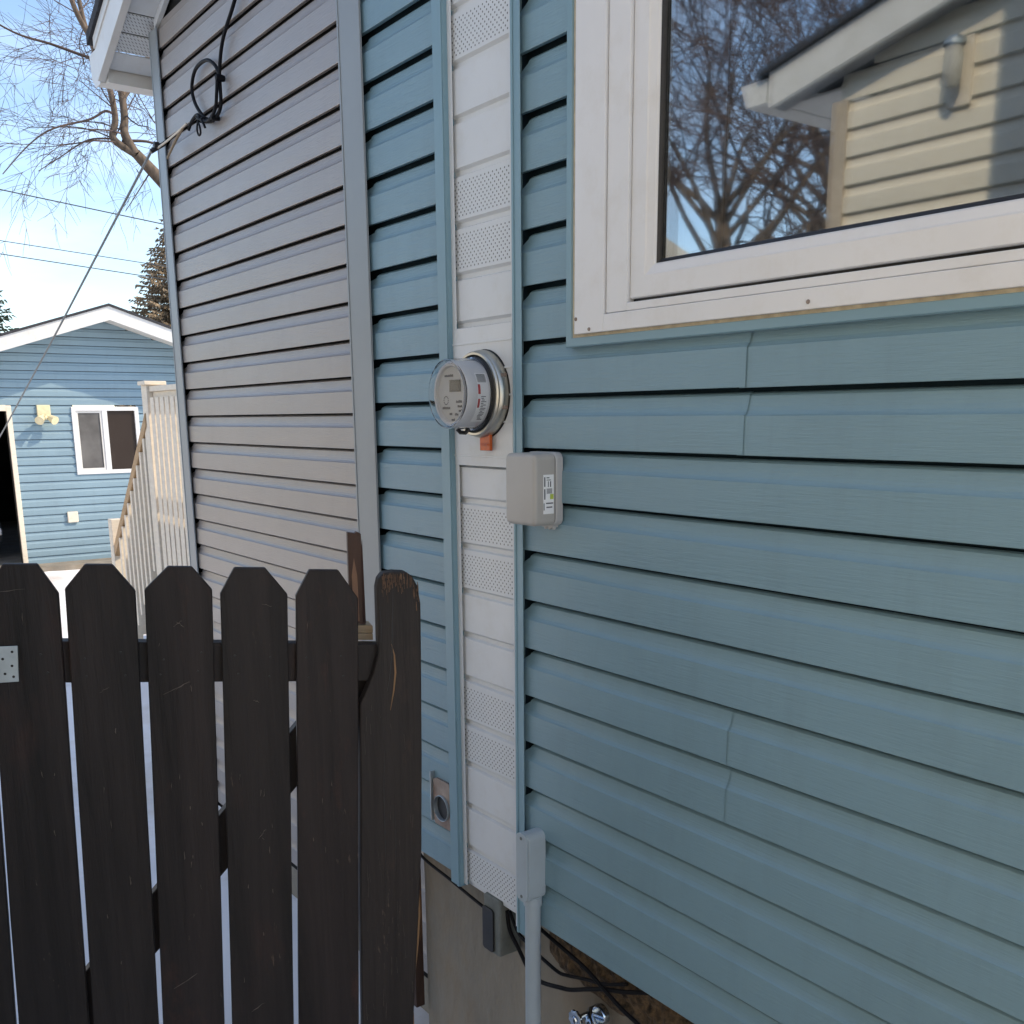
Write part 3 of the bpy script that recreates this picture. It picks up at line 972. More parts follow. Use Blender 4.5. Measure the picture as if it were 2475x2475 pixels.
# ------------------------------------------------------------------ conduit
cond = thing('conduit', 'grey plastic conduit pipe rising to a narrow access box on the teal wall', 'conduit', (-1.745, -0.04, 0))
lx0, lx1, lz0, lz1 = -1.762, -1.722, 0.868, 1.040
rbox(lx0, lx1 + 0.002, lz0, lz1, -0.0165, -0.066, 0.017, 'access_body', M['pvc'], cond, 0.003)
mb = MB()
pp = rrect(lx0 - 0.001, lx1 + 0.001, lz0 - 0.001, lz1 + 0.001, 0.018)
mb.prism(pp, lambda p: (p[0], -0.0665, p[1]), lambda p: (p[0], -0.0725, p[1]))
build('access_cover', mb, M['pvc'], cond, bevel=0.001, segs=1)
for zz in (lz0 + 0.012, lz1 - 0.012):
    mb = MB()
    mb.lathe([(0.0, -0.001), (0.004, -0.001), (0.0042, 0.0005)], ((lx0 + lx1) / 2, -0.0727, zz), 'Y', 14)
    build('cover_screw', mb, M['pvc_dark'], cond)
mb = MB()
mb.lathe([(0.0225, -0.022), (0.0225, 0.0), (0.0195, 0.003)], (-1.745, -0.036, lz0 + 0.001), 'Z', 28)
build('socket', mb, M['pvc'], cond, smooth=True)
mb = MB()
mb.lathe([(0.0192, -1.0), (0.0192, 0.0)], (-1.745, -0.036, lz0 - 0.02), 'Z', 28)
build('pipe', mb, M['pvc'], cond, smooth=True)

# short weathered elbow hanging below the white strip
elbow = thing('conduit_elbow', 'short weathered grey pipe fitting hanging below the white strip', 'pipe fitting', (-1.944, 0.03, 0.61))
mb = MB()
pp = rrect(-1.990, -1.915, 0.612, 0.775, 0.012)
mb.prism(pp, lambda p: (p[0] + 0.0, -0.012, p[1]), lambda p: (p[0] + 0.0, 0.055, p[1]))
build('body', mb, M['pvc_dark'], elbow, bevel=0.006)
mb = MB()
pp = rrect(-1.986, -1.938, 0.618, 0.740, 0.010)
mb.prism(pp, lambda p: (p[0] - 0.002, -0.013, p[1]), lambda p: (p[0] - 0.002, -0.018, p[1]))
build('cover', mb, M['black'], elbow, bevel=0.001)

# vent plate with an open round duct
vent = thing('dryer_vent', 'open round duct in a small rusty metal plate low on the blue wall', 'vent', (-2.165, -0.02, 0.90))
def vplate():
    mb = MB()
    vx0, vx1, vz0, vz1 = -2.207, -2.123, 0.900, 1.035
    cx, cz, rad = -2.160, 0.957, 0.036
    n = 32
    outer = []
    for i in range(n):
        a = 2 * math.pi * i / n
        c, s_ = math.cos(a), math.sin(a)
        tx_ = ((vx1 - cx) / c if c > 0 else (vx0 - cx) / c) if abs(c) > 1e-6 else 1e9
        tz_ = ((vz1 - cz) / s_ if s_ > 0 else (vz0 - cz) / s_) if abs(s_) > 1e-6 else 1e9
        t = min(tx_, tz_)
        outer.append((cx + t * c, cz + t * s_))
    inner = [(cx + rad * math.cos(2 * math.pi * i / n), cz + rad * math.sin(2 * math.pi * i / n)) for i in range(n)]
    vs = [(p[0], -0.0235, p[1]) for p in outer] + [(p[0], -0.0250, p[1]) for p in inner] + [(p[0], 0.003, p[1]) for p in outer]
    fs = [(i, (i + 1) % n, n + (i + 1) % n, n + i) for i in range(n)] + [(i, 2 * n + i, 2 * n + (i + 1) % n, (i + 1) % n) for i in range(n)]
    mb.add(vs, fs)
    build('plate', mb, M['vent_plate'], vent)
    mb = MB()
    mb.lathe([(0.0362, -0.022), (0.0362, -0.031), (0.0352, -0.032), (0.0342, -0.031), (0.0342, 0.0)], (cx, 0, cz), 'Y', 32)
    build('duct_ring', mb, M['galv'], vent, smooth=True)
    mb = MB()
    mb.lathe([(0.0345, -0.0195), (0.0, -0.0195)], (cx, 0, cz), 'Y', 32)
    build('duct_opening', mb, M['black'], vent)
    mb = MB()
    mb.box(vx0 - 0.006, vx0 - 0.003, -0.030, -0.0, vz0 + 0.006, vz1 + 0.014)
    build('hood_flange', mb, M['galv'], vent)
vplate()
vent.location.y -= 0.0010

# hose tap on the foundation
tap = thing('hose_tap', 'shiny metal hose tap on the concrete foundation under the siding', 'tap', (-1.63, 0.03, 0.60))
tcx, tcz = -1.606, 0.600
mb = MB()
nl = 9
hp = []
for i in range(56):
    a = 2 * math.pi * i / 56
    hp.append((tcx + (0.0225 + 0.0014 * math.cos(nl * a)) * math.cos(a), tcz + (0.0225 + 0.0014 * math.cos(nl * a)) * math.sin(a)))
mb.prism(hp, lambda p: (p[0], -0.012, p[1]), lambda p: (p[0], -0.020, p[1]))
build('handle', mb, M['brass'], tap, bevel=0.0012, segs=1)
mb = MB(); mb.lathe([(0.010, -0.021), (0.008, -0.024), (0, -0.025)], (tcx, 0, tcz), 'Y', 16)
mb.lathe([(0.007, -0.013), (0.007, 0.03)], (tcx, 0, tcz), 'Y', 12)
build('handle_hub', mb, M['brass'], tap, smooth=True)
mb = MB()
mb.tube([(tcx, 0.075, tcz), (tcx, 0.035, tcz), (tcx + 0.014, 0.018, tcz - 0.010), (tcx + 0.036, 0.006, tcz - 0.012), (tcx + 0.042, 0.0, tcz - 0.034)], [0.013, 0.014, 0.015, 0.015, 0.014], 14)
mb.lathe([(0.016, -0.012), (0.018, -0.006), (0.016, 0.0)], (tcx + 0.042, 0.0, tcz - 0.034), 'Z', 14)
build('body', mb, M['brass'], tap, smooth=True)
mb = MB()
mb.lathe([(0.0, -0.006), (0.021, -0.006), (0.024, 0.0), (0.024, 0.01)], (-1.572, 0.030, 0.612), 'Y', 20)
build('wall_flange', mb, M['brass'], tap, smooth=True)

# black cables under the siding
def cable(pts, rad, name, label, cat='cable', m=None, seg=8, group=None):
    # smooth the path
    P = [Vector(p) for p in pts]
    out = []
    for i in range(len(P) - 1):
        p0, p1, p2, p3 = P[max(i - 1, 0)], P[i], P[i + 1], P[min(i + 2, len(P) - 1)]
        for k in range(6):
            t = k / 6
            out.append(0.5 * ((2 * p1) + (p2 - p0) * t + (2 * p0 - 5 * p1 + 4 * p2 - p3) * t * t + (-p0 + 3 * p1 - 3 * p2 + p3) * t ** 3))
    out.append(P[-1])
    mb = MB()
    mb.tube(out, rad, seg)
    o = build(name, mb, m or M['cable_black'], None, smooth='all')
    return tag(o, label, cat, group)
cable([(-2.40, 0.035, 0.765), (-2.355, 0.02, 0.732), (-2.20, 0.02, 0.716), (-2.03, 0.02, 0.700), (-1.99, 0.03, 0.70)], 0.0045, 'cable', 'thin black cable running under the blue siding behind the dark gate post')
cable([(-1.915, 0.01, 0.745), (-1.905, 0.012, 0.69), (-1.868, 0.012, 0.655), (-1.82, 0.012, 0.612), (-1.777, 0.014, 0.604), (-1.70, 0.014, 0.626), (-1.66, 0.014, 0.640), (-1.60, 0.012, 0.672), (-1.535, 0.010, 0.705), (-1.47, 0.012, 0.730), (-1.40, 0.02, 0.76)],
      0.0055, 'cable', 'thick black cable sagging lowest across the concrete behind the pale conduit')
cable([(-1.90, 0.008, 0.75), (-1.862, 0.006, 0.706), (-1.80, 0.006, 0.690), (-1.765, 0.006, 0.680), (-1.70, 0.006, 0.672), (-1.664, 0.006, 0.6795), (-1.60, 0.008, 0.700), (-1.53, 0.006, 0.722), (-1.46, 0.01, 0.755)],
      0.0045, 'cable', 'black cable sagging just under the siding edge, above the lowest one')
cable([(-1.79, 0.004, 0.762), (-1.70, 0.004, 0.748), (-1.60, 0.002, 0.735), (-1.53, 0.002, 0.712), (-1.47, 0.004, 0.690), (-1.40, 0.004, 0.675), (-1.25, 0.01, 0.62), (-1.1, 0.02, 0.55)],
      0.005, 'cable', 'black cable dropping to the right past the hose tap')

# ------------------------------------------------------------------ black cable coil on the set back wall
coil = thing('cable_loop', 'black cable hanging in a single round loop on the far siding', 'cable', (-3.98, 0.15, 3.1))
def ctube(pts, rad, name, m=None, par=coil):
    P = [Vector(p) for p in pts]
    out = []
    for i in range(len(P) - 1):
        p0, p1, p2, p3 = P[max(i - 1, 0)], P[i], P[i + 1], P[min(i + 2, len(P) - 1)]
        for k in range(6):
            t = k / 6
            out.append(0.5 * ((2 * p1) + (p2 - p0) * t + (2 * p0 - 5 * p1 + 4 * p2 - p3) * t * t + (-p0 + 3 * p1 - 3 * p2 + p3) * t ** 3))
    out.append(P[-1])
    mb = MB(); mb.tube(out, rad, 8)
    return build(name, mb, m or M['cable_black'], par, smooth='all')
yc = 0.145
lp = [(-3.50, yc, 3.60), (-3.575, yc, 3.50), (-3.653, yc, 3.418), (-3.779, yc, 3.332), (-3.830, yc, 3.245), (-3.835, yc, 3.190), (-3.840, yc, 3.130), (-3.875, yc, 3.105), (-3.950, yc, 3.096), (-4.030, yc, 3.135), (-4.100, yc, 3.195),
      (-4.122, yc, 3.256), (-4.070, yc, 3.306), (-3.955, yc, 3.308), (-3.870, yc, 3.268), (-3.828, yc, 3.215)]
ctube(lp, 0.0068, 'loop_cable')
ctube([(-3.826, yc - 0.012, 3.225), (-3.838, yc - 0.014, 3.165), (-3.862, yc - 0.014, 3.118), (-3.93, yc - 0.014, 3.094), (-4.0, yc - 0.014, 3.108), (-4.05, yc - 0.014, 3.130)], 0.0065, 'loop_cable')
ctube([(-4.02, yc - 0.01, 3.118), (-4.085, yc, 3.150), (-4.150, yc, 3.140), (-4.19, yc, 3.118)], 0.0062, 'loose_end')
ctube([(-4.03, yc - 0.02, 3.115), (-4.045, yc - 0.02, 3.085), (-4.030, yc - 0.02, 3.062), (-4.010, yc - 0.02, 3.066), (-4.015, yc - 0.02, 3.090), (-4.03, yc - 0.02, 3.112)], 0.0038, 'tie_wire')
ctube([(-3.995, yc - 0.02, 3.112), (-3.96, yc - 0.02, 3.075)], 0.0045, 'tie_wire')
for (px, pz, rd) in ((-3.826, 3.215, 0.013), (-4.035, 3.122, 0.014), (-3.90, 3.098, 0.011), (-4.0, 3.112, 0.012)):
    mb = MB(); mb.lathe([(0.0, -0.02), (rd * 0.8, -0.018), (rd, 0.0), (rd * 0.8, 0.014), (0, 0.016)], (px, yc, pz), 'Y', 10)
    build('tie_knot', mb, M['cable_black'], coil, smooth=True)
# service drop: dead-end grip on the wall, wire away to the lower left
drop = thing('service_wire', 'thin wire stretched from the far siding down past the garage', 'wire', (-4.44, 0.15, 3.12))
mb = MB(); mb.tube([(-4.20, 0.125, 3.125), (-4.26, 0.12, 3.10), (-4.335, 0.10, 3.035)], [0.006, 0.006, 0.004], 8)
build('wire_grip', mb, mat('tan_wire_grip', (0.30, 0.22, 0.14), 0.6), drop)
mb = MB(); mb.tube([(-4.17, 0.13, 3.135), (-4.23, 0.115, 3.115), (-4.32, 0.10, 3.098), (-4.40, 0.085, 3.085)], 0.004, 8)
build('wire_grip', mb, M['white_paint'], drop)
mb = MB(); mb.lathe([(0.0, -0.01), (0.014, -0.008), (0.014, 0.012), (0, 0.014)], (-4.40, 0.08, 3.095), 'Y', 10)
mb.tube([(-4.40, 0.12, 3.11), (-4.41, 0.06, 3.07)], 0.009, 8)
build('wire_clamp', mb, M['black'], drop)
mb = MB()
A_, B_ = Vector((-4.41, 0.07, 3.085)), Vector((-9.0, 0.165, 1.885))
far = A_ + (B_ - A_) * 1.38  # runs on towards the lane
mb.tube([A_, A_.lerp(far, 0.33) - Vector((0, 0, 0.02)), A_.lerp(far, 0.66) - Vector((0, 0, 0.02)), far], 0.0052, 6)
build('wire', mb, mat('grey_wire', (0.16, 0.17, 0.17), 0.5), drop)

# ------------------------------------------------------------------ gate
GL = Vector((-2.051, -0.882, 0))
GH = Vector((0.321, 0.947, 0)).normalized()
GN = Vector((0.947, -0.321, 0)).normalized()
def gp(a, b, n=0.0):
    p = GL + GH * a + GN * n
    return (p.x, p.y, b)
gate = thing('wooden_gate', 'dark brown picket gate with dog-eared boards standing beside the blue wall', 'gate', gp(0.15, 0.05, -0.02))
def gboard(poly, n0, n1, name, m, parent=gate, bevel=0.0018):
    mb = MB()
    mb.prism(poly, lambda p: gp(p[0], p[1], n0), lambda p: gp(p[0], p[1], n1))
    return build(name, mb, m, parent, bevel=bevel, segs=1)
GB = 0.10
def lean(a, b, k=0.036): return a - k * (1.55 - b)
def picket(al, ar, zl, zr, tl, tr, ztl, ztr, m, nf=0.0, k=0.036, k2=None):
    """al/ar = edges at z 1.55, zl/zr = shoulder heights, tl/tr = top corners"""
    k2 = k if k2 is None else k2
    rr_ = random.Random(int(al * 1000) + 77)
    poly = [(lean(al, GB, k), GB), (lean(ar, GB, k2), GB)]
    for i in range(1, 7):
        b = GB + (zr - GB) * i / 7
        poly.append((lean(ar, b, k2) + rr_.uniform(-0.0006, 0.0006), b))
    poly += [(lean(ar, zr, k2), zr), (tr, ztr), (tl, ztl), (lean(al, zl, k), zl)]
    for i in range(6, 0, -1):
        b = GB + (zl - GB) * i / 7
        poly.append((lean(al, b, k) + rr_.uniform(-0.0006, 0.0006), b))
    return gboard(poly, nf, nf - 0.017, 'picket', m)
picket(-0.350, -0.2145, 1.68, 1.68, -0.300, -0.255, 1.742, 1.740, M['gate'], 0.001, 0.043)
picket(-0.2095, -0.081, 1.672, 1.666, -0.170, -0.110, 1.730, 1.727, M['gate'], 0.0, 0.043, 0.034)
picket(-0.069, 0.061, 1.676, 1.663, -0.024, 0.026, 1.722, 1.719, M['gate'], 0.002, 0.037, 0.034)
picket(0.077, 0.208, 1.664, 1.656, 0.130, 0.176, 1.709, 1.706, M['gate_worn'], -0.001, 0.043, 0.043)
picket(0.2235, 0.3595, 1.647, 1.638, 0.259, 0.321, 1.700, 1.696, M['gate'], 0.001, 0.042, 0.041)
picket(0.3765, 0.5085, 1.633, 1.620, 0.411, 0.472, 1.687, 1.683, M['gate_worn'], 0.0, 0.047, 0.040)
# rails and brace behind the pickets
def rz(a, top=True): return (1.560 - 0.088 * a) if top else (1.4745 - 0.085 * a)
gboard([(-0.50, rz(-0.50, False)), (0.600, rz(0.600, False)), (0.600, rz(0.600)), (-0.50, rz(-0.50))], -0.0175, -0.052, 'top_rail', M['gate'])
gboard([(-0.50, 0.30), (0.57, 0.22), (0.57, 0.305), (-0.50, 0.385)], -0.0175, -0.052, 'bottom_rail', M['gate'])
sl = (1.321 - 0.990) / (0.359 - 0.048)
gboard([(-0.40, 0.990 + sl * (-0.40 - 0.048) - 0.143), (0.50, 0.990 + sl * (0.50 - 0.048) - 0.135), (0.50, 0.990 + sl * (0.50 - 0.048)), (-0.40, 0.990 + sl * (-0.40 - 0.048))],
       -0.0530, -0.085, 'brace', M['gate'])
gboard([(0.490, 1.20), (0.560, 1.20), (0.560, 1.478), (0.490, 1.478)], -0.0535, -0.070, 'gap_backing', M['gate'])  # dark backing added so no light shows through the gap beside the post
# hinge strap at the left
mb = MB()
mb.prism([(-0.34, 1.500), (-0.164, 1.497), (-0.159, 1.569), (-0.34, 1.575)], lambda p: gp(p[0], p[1], 0.003), lambda p: gp(p[0], p[1], 0.0055))
hp_ = build('hinge_strap', mb, M['galv'], gate, bevel=0.0008, segs=1)
mb = MB()
def disc_on_gate(mb, a, b, rad, n, n2, seg=12):
    mb.prism([(a + rad * math.cos(2 * math.pi * i / seg), b + rad * math.sin(2 * math.pi * i / seg)) for i in range(seg)],
             lambda p: gp(p[0], p[1], n), lambda p: gp(p[0], p[1], n2))
for (a, b) in ((-0.170, 1.558), (-0.173, 1.530), (-0.1725, 1.508), (-0.188, 1.545), (-0.187, 1.515), (-0.205, 1.56), (-0.206, 1.53), (-0.207, 1.505)):
    disc_on_gate(mb, a, b, 0.0026, 0.0050, 0.0062)
tag(build('hinge_screws', mb, M['black'], gate), kind='stuff')
# nail heads along the rails, and pale scratches in the stain
mb = MB()
rr = random.Random(5)
for c in (-0.15, -0.005, 0.142, 0.288, 0.438):
    for dx in (-0.035, 0.035):
        for zz in (rz(c) - 0.025, rz(c) - 0.065, 0.33):
            disc_on_gate(mb, lean(c + dx, zz) + rr.uniform(-0.006, 0.006), zz + rr.uniform(-0.006, 0.006), 0.0022, 0.0012, 0.0032, 8)
tag(build('nail_heads', mb, M['black'], gate), kind='stuff')
def scratches(parent, m, spots, n):
    mb = MB()
    for (a, b, la, lb, w_) in spots:
        steps = 5
        pts = []
        for i in range(steps + 1):
            t = i / steps
            pts.append((a + la * t + rr.uniform(-0.0012, 0.0012), b + lb * t + rr.uniform(-0.0012, 0.0012)))
        up = [(p[0], p[1] + w_ * (1 - abs(2 * i / steps - 1)) * rr.uniform(0.5, 1.2) + 0.0002) for i, p in enumerate(pts)]
        mb.prism(pts + up[::-1], lambda p: gp(p[0], p[1], n + 0.0004), lambda p: gp(p[0], p[1], n + 0.0010))
    tag(build('scratch_marks', mb, m, parent), kind='stuff')
sp = [(0.10, 1.445, 0.055, 0.022, 0.0020), (0.125, 1.452, 0.03, 0.016, 0.001), (0.28, 1.415, 0.012, -0.006, 0.0016), (0.270, 1.100, 0.018, 0.020, 0.0030),
      (0.275, 1.118, 0.008, -0.026, 0.0020), (0.288, 1.195, 0.003, 0.020, 0.0012), (0.281, 1.198, 0.002, 0.016, 0.0011), (0.07, 0.775, 0.052, 0.028, 0.0022),
      (0.230, 0.685, 0.030, 0.018, 0.0018), (0.130, 1.585, 0.020, 0.012, 0.0012), (0.137, 1.596, 0.016, -0.014, 0.0012), (-0.147, 1.610, 0.003, 0.024, 0.0022),
      (-0.205, 1.675, 0.07, 0.004, 0.0012), (-0.02, 1.46, 0.02, 0.01, 0.001), (0.31, 1.62, 0.02, -0.006, 0.001), (0.40, 1.56, 0.002, 0.018, 0.001)]
for q in range(34):
    c = rr.choice([0.12, 0.14, 0.15, 0.17, 0.27, 0.30, 0.0, -0.14, 0.43])
    zz = rr.gauss(1.10, 0.16)
    if 0.5 < zz < 1.6:
        aa = lean(c + rr.uniform(-0.03, 0.03), zz)
        sp.append((aa, zz, rr.uniform(-0.002, 0.002), rr.uniform(0.006, 0.022), rr.uniform(0.0002, 0.0005)))
scratches(gate, M['scratch'], sp, 0.0018)

# post at the end of the gate: round-shouldered, split, its upper left corner torn away
gpost = thing('gate_post', 'weathered dark brown post with a rounded split top, between gate and wall', 'post', gp(0.57, 0, -0.04))
pl_ = [(0.455, -0.05), (0.583, -0.05), (0.600, 0.577), (0.6165, 0.80), (0.633, 1.024), (0.640, 1.25), (0.645, 1.474), (0.647, 1.600), (0.641, 1.640),
       (0.630, 1.662), (0.616, 1.672), (0.590, 1.675), (0.566, 1.672), (0.556, 1.660), (0.551, 1.640), (0.5505, 1.56), (0.550, 1.50), (0.537, 1.452), (0.516, 1.405), (0.5055, 1.385),
       (0.4985, 1.20), (0.4860, 0.90), (0.4785, 0.604)]
mb = MB()
mb.prism(pl_, lambda p: gp(p[0], p[1], 0.006), lambda p: gp(p[0], p[1], -0.030))
build('post_face', mb, M['gate_post'], gpost, bevel=0.004)
def crack(pts, w_, name='crack', m=None, n0=0.0062, n1=0.0072, parent=gpost):
    mb = MB()
    k = len(pts)
    rt = [(p[0] + w_ * (0.25 + math.sin(math.pi * i / (k - 1))), p[1]) for i, p in enumerate(pts)]
    mb.prism(pts + rt[::-1], lambda p: gp(p[0], p[1], n0), lambda p: gp(p[0], p[1], n1))
    build(name, mb, m or M['black'], parent)
crack([(0.5870, 1.648), (0.5835, 1.59), (0.580, 1.53), (0.5785, 1.49), (0.572, 1.44), (0.566, 1.41)], 0.0022)
crack([(0.5555, 1.60), (0.5575, 1.56), (0.5560, 1.52)], 0.0018)
crack([(0.5785, 1.515), (0.583, 1.49), (0.5835, 1.45), (0.579, 1.41), (0.571, 1.365)], 0.0032, 'bare_streak', M['splinter'])
crack([(0.570, 0.98), (0.573, 1.06), (0.574, 1.14)], 0.0010)
crack([(0.545, 0.90), (0.548, 1.05), (0.550, 1.2), (0.556, 1.28)], 0.0012)
rr2 = random.Random(9)
mb = MB()
for q in range(90):   # rough, eroded end grain at the top and along the edges
    a = rr2.uniform(0.56, 0.642)
    b = 1.672 - abs(rr2.gauss(0, 0.018)) - (0.02 if a > 0.63 else 0)
    l_ = rr2.uniform(0.006, 0.022)
    w_ = rr2.uniform(0.0006, 0.0018)
    mb.prism([(a, b - l_), (a + w_, b - l_), (a + w_ * 0.6, b), (a, b)], lambda p: gp(p[0], p[1], 0.0062), lambda p: gp(p[0], p[1], 0.0078))
tag(build('weathered_grain', mb, mat('eroded_end_grain', (0.17, 0.095, 0.055), 0.8, 0.5, 60), gpost), kind='stuff')
mb = MB()
for q in range(26):
    b = rr2.uniform(0.62, 1.40)
    a = 0.53 + rr2.uniform(-0.02, 0.095) - 0.03 * (1.4 - b)
    l_ = rr2.uniform(0.01, 0.05)
    w_ = rr2.uniform(0.0001, 0.0003)
    sk = rr2.uniform(-0.003, 0.003)
    mb.prism([(a, b - l_), (a + w_, b - l_), (a + w_ * 0.6 + sk, b), (a + sk, b)], lambda p: gp(p[0], p[1], 0.0062), lambda p: gp(p[0], p[1], 0.0068))
tag(build('scratch_marks', mb, M['scratch'], gpost), kind='stuff')
mb = MB()
mb.prism([(0.590, -0.05), (0.600, -0.05), (0.604, 0.60), (0.596, 0.57)], lambda p: gp(p[0], p[1], -0.004), lambda p: gp(p[0], p[1], -0.028))
mb.prism([(0.6120, 0.715), (0.6205, 0.78), (0.6270, 0.86), (0.6255, 0.93), (0.6170, 0.86)], lambda p: gp(p[0], p[1], -0.004), lambda p: gp(p[0], p[1], -0.026))
build('split_edge', mb, M['splinter'], gpost)

# split stick standing on the rail behind the gate, pale block under it
stick = thing('loose_stick', 'short split reddish brown board standing upright behind the last pickets', 'board', gp(0.52, 1.55, -0.07))
mb = MB()
mb.prism([(0.5005, 1.556), (0.5345, 1.549), (0.5335, 1.66), (0.532, 1.752), (0.522, 1.757), (0.519, 1.753), (0.5025, 1.756)], lambda p: gp(p[0], p[1], -0.056), lambda p: gp(p[0], p[1], -0.074))
build('board', mb, M['stick'], stick, bevel=0.0015)
mb = MB()
mb.prism([(0.509, 1.560), (0.521, 1.558), (0.520, 1.66), (0.5145, 1.700), (0.508, 1.66)], lambda p: gp(p[0], p[1], -0.0555), lambda p: gp(p[0], p[1], -0.0590))
build('bare_wood_face', mb, mat('pinkish_bare_wood', (0.26, 0.14, 0.08), 0.7, 0.4, 30, (1, 1, 0.2)), stick)
mb = MB()
mb.prism([(0.5285, 1.555), (0.5350, 1.553), (0.5340, 1.74), (0.5300, 1.70)], lambda p: gp(p[0], p[1], -0.0552), lambda p: gp(p[0], p[1], -0.0585))
build('split_dark_edge', mb, mat('dark_red_split_wood', (0.035, 0.012, 0.006), 0.8, 0.4, 30), stick)  # thin dark red strip along the stick's right edge
blk = MB()
blk.prism([(0.513, 1.5165), (0.549, 1.5135), (0.549, 1.528), (0.513, 1.531)], lambda p: gp(p[0], p[1], -0.0535), lambda p: gp(p[0], p[1], -0.10))
blk.prism([(0.5135, 1.532), (0.550, 1.529), (0.550, 1.546), (0.5135, 1.549)], lambda p: gp(p[0], p[1], -0.0565), lambda p: gp(p[0], p[1], -0.11))
tag(build('wood_block', blk, M['wood_raw'], None, bevel=0.001, segs=1), 'small pale unpainted wood block on the gate rail under the brown stick', 'wood block')
# dark board fixed to the house side behind the post
mb = MB()
mb.box(-2.455, -2.425, 0.028, 0.058, 0.19, ZB + 0.005)
tag(build('latch_board', mb, M['stick'], None, bevel=0.001), 'narrow dark brown board hanging at the edge of the foundation behind the post', 'board')

# ------------------------------------------------------------------ deck with railing and stairs
deck = thing('deck', 'wooden deck with white railing and stairs behind the far house corner', 'deck', (-6.8, 1.6, 0))
DY = 1.10
DZ = 1.28
for i in range(24):
    y0 = DY + 0.145 * i
    mb = MB(); mb.box(-8.05, HX - 0.03, y0 + 0.002, y0 + 0.140, DZ - 0.03, DZ)
    build('deck_board', mb, M['white_paint'], deck)
mb = MB()
mb.box(-8.05, HX - 0.03, DY + 0.005, DY + 0.045, DZ - 0.22, DZ - 0.032)
mb.box(-8.05, -8.01, DY + 0.05, 4.5, DZ - 0.22, DZ - 0.032)
build('rim_joist', mb, M['white_paint'], deck)
def post(x, y, z0, z1, s=0.10, nm='railing_post'):
    mb = MB(); mb.box(x - s / 2, x + s / 2, y - s / 2, y + s / 2, z0, z1)
    build(nm, mb, M['white_paint'], deck, bevel=0.003, segs=1)
for (x, y) in ((-8.0, DY), (-6.3, DY), (-4.72, DY), (-8.0, 2.4), (-8.0, 4.4)):
    post(x, y, 0, 2.255 if (x, y) == (-8.0, DY) else 2.20, 0.13 if (x, y) == (-8.0, DY) else 0.10)
mb = MB(); mb.box(-8.085, -7.915, DY - 0.085, DY + 0.085, 2.255, 2.285)
build('post_cap', mb, M['white_paint'], deck, bevel=0.004, segs=1)
# front run along X and side run along Y
mb = MB()
mb.box(-7.93, -4.7, DY - 0.045, DY + 0.045, 2.205, 2.245)
mb.box(-7.93, -4.7, DY - 0.02, DY + 0.02, 2.115, 2.204)
mb.box(-7.93, -4.7, DY - 0.02, DY + 0.02, DZ + 0.08, DZ + 0.16)
build('top_rail', mb, M['white_paint'], deck, bevel=0.002, segs=1)
mb = MB()
mb.box(-8.045, -7.955, DY + 0.07, 4.4, 2.205, 2.245)
mb.box(-8.02, -7.98, DY + 0.07, 4.4, 2.115, 2.204)
mb.box(-8.02, -7.98, DY + 0.07, 4.4, DZ + 0.08, DZ + 0.16)
build('top_rail', mb, M['white_paint'], deck, bevel=0.002, segs=1)
b0 = None
x = -7.84
while x < -4.8:
    if b0 is None:
        mb = MB(); mb.box(x - 0.042, x + 0.042, DY - 0.06, DY - 0.025, 0.30, 2.16)
        b0 = build('baluster', mb, M['white_paint'], deck); bx = x
    else:
        copy_part(b0, 'baluster', (x - bx, 0, 0), deck)
    x += 0.115
y = DY + 0.16
while y < 4.3:
    mb = MB(); mb.box(-7.98, -7.945, y - 0.042, y + 0.042, 0.30, 2.16); build('baluster', mb, M['white_paint'], deck)
    y += 0.12
# stairs going down away from us
nst = 6
run, rise = 0.235, DZ / (nst + 1)
for i in range(nst):
    xx = -8.05 - run * i
    zz = DZ - rise * (i + 1)
    for j in range(2):
        mb = MB(); mb.box(xx - run + 0.004 + j * run / 2, xx - run + run / 2 + j * run / 2 - 0.004, DY + 0.03, DY + 1.0, zz - 0.035, zz)
        build('stair_tread', mb, M['white_paint'], deck)
for yy in (DY + 0.0, DY + 1.0):
    mb = MB()
    pl2 = [(-8.05, DZ - 0.03), (-8.05, DZ - 0.32), (-8.05 - run * nst + 0.15, 0.0), (-8.05 - run * nst - 0.02, 0.0), (-8.05 - run * nst - 0.02, 0.16)]
    mb.prism(pl2, lambda p: (p[0], yy, p[1]), lambda p: (p[0], yy + 0.03, p[1]))
    build('stair_stringer', mb, M['white_paint'], deck)
sr = (2.017 - 0.935) / (9.185 - 8.032)
def srz(x): return 2.017 + sr * (x + 8.032)
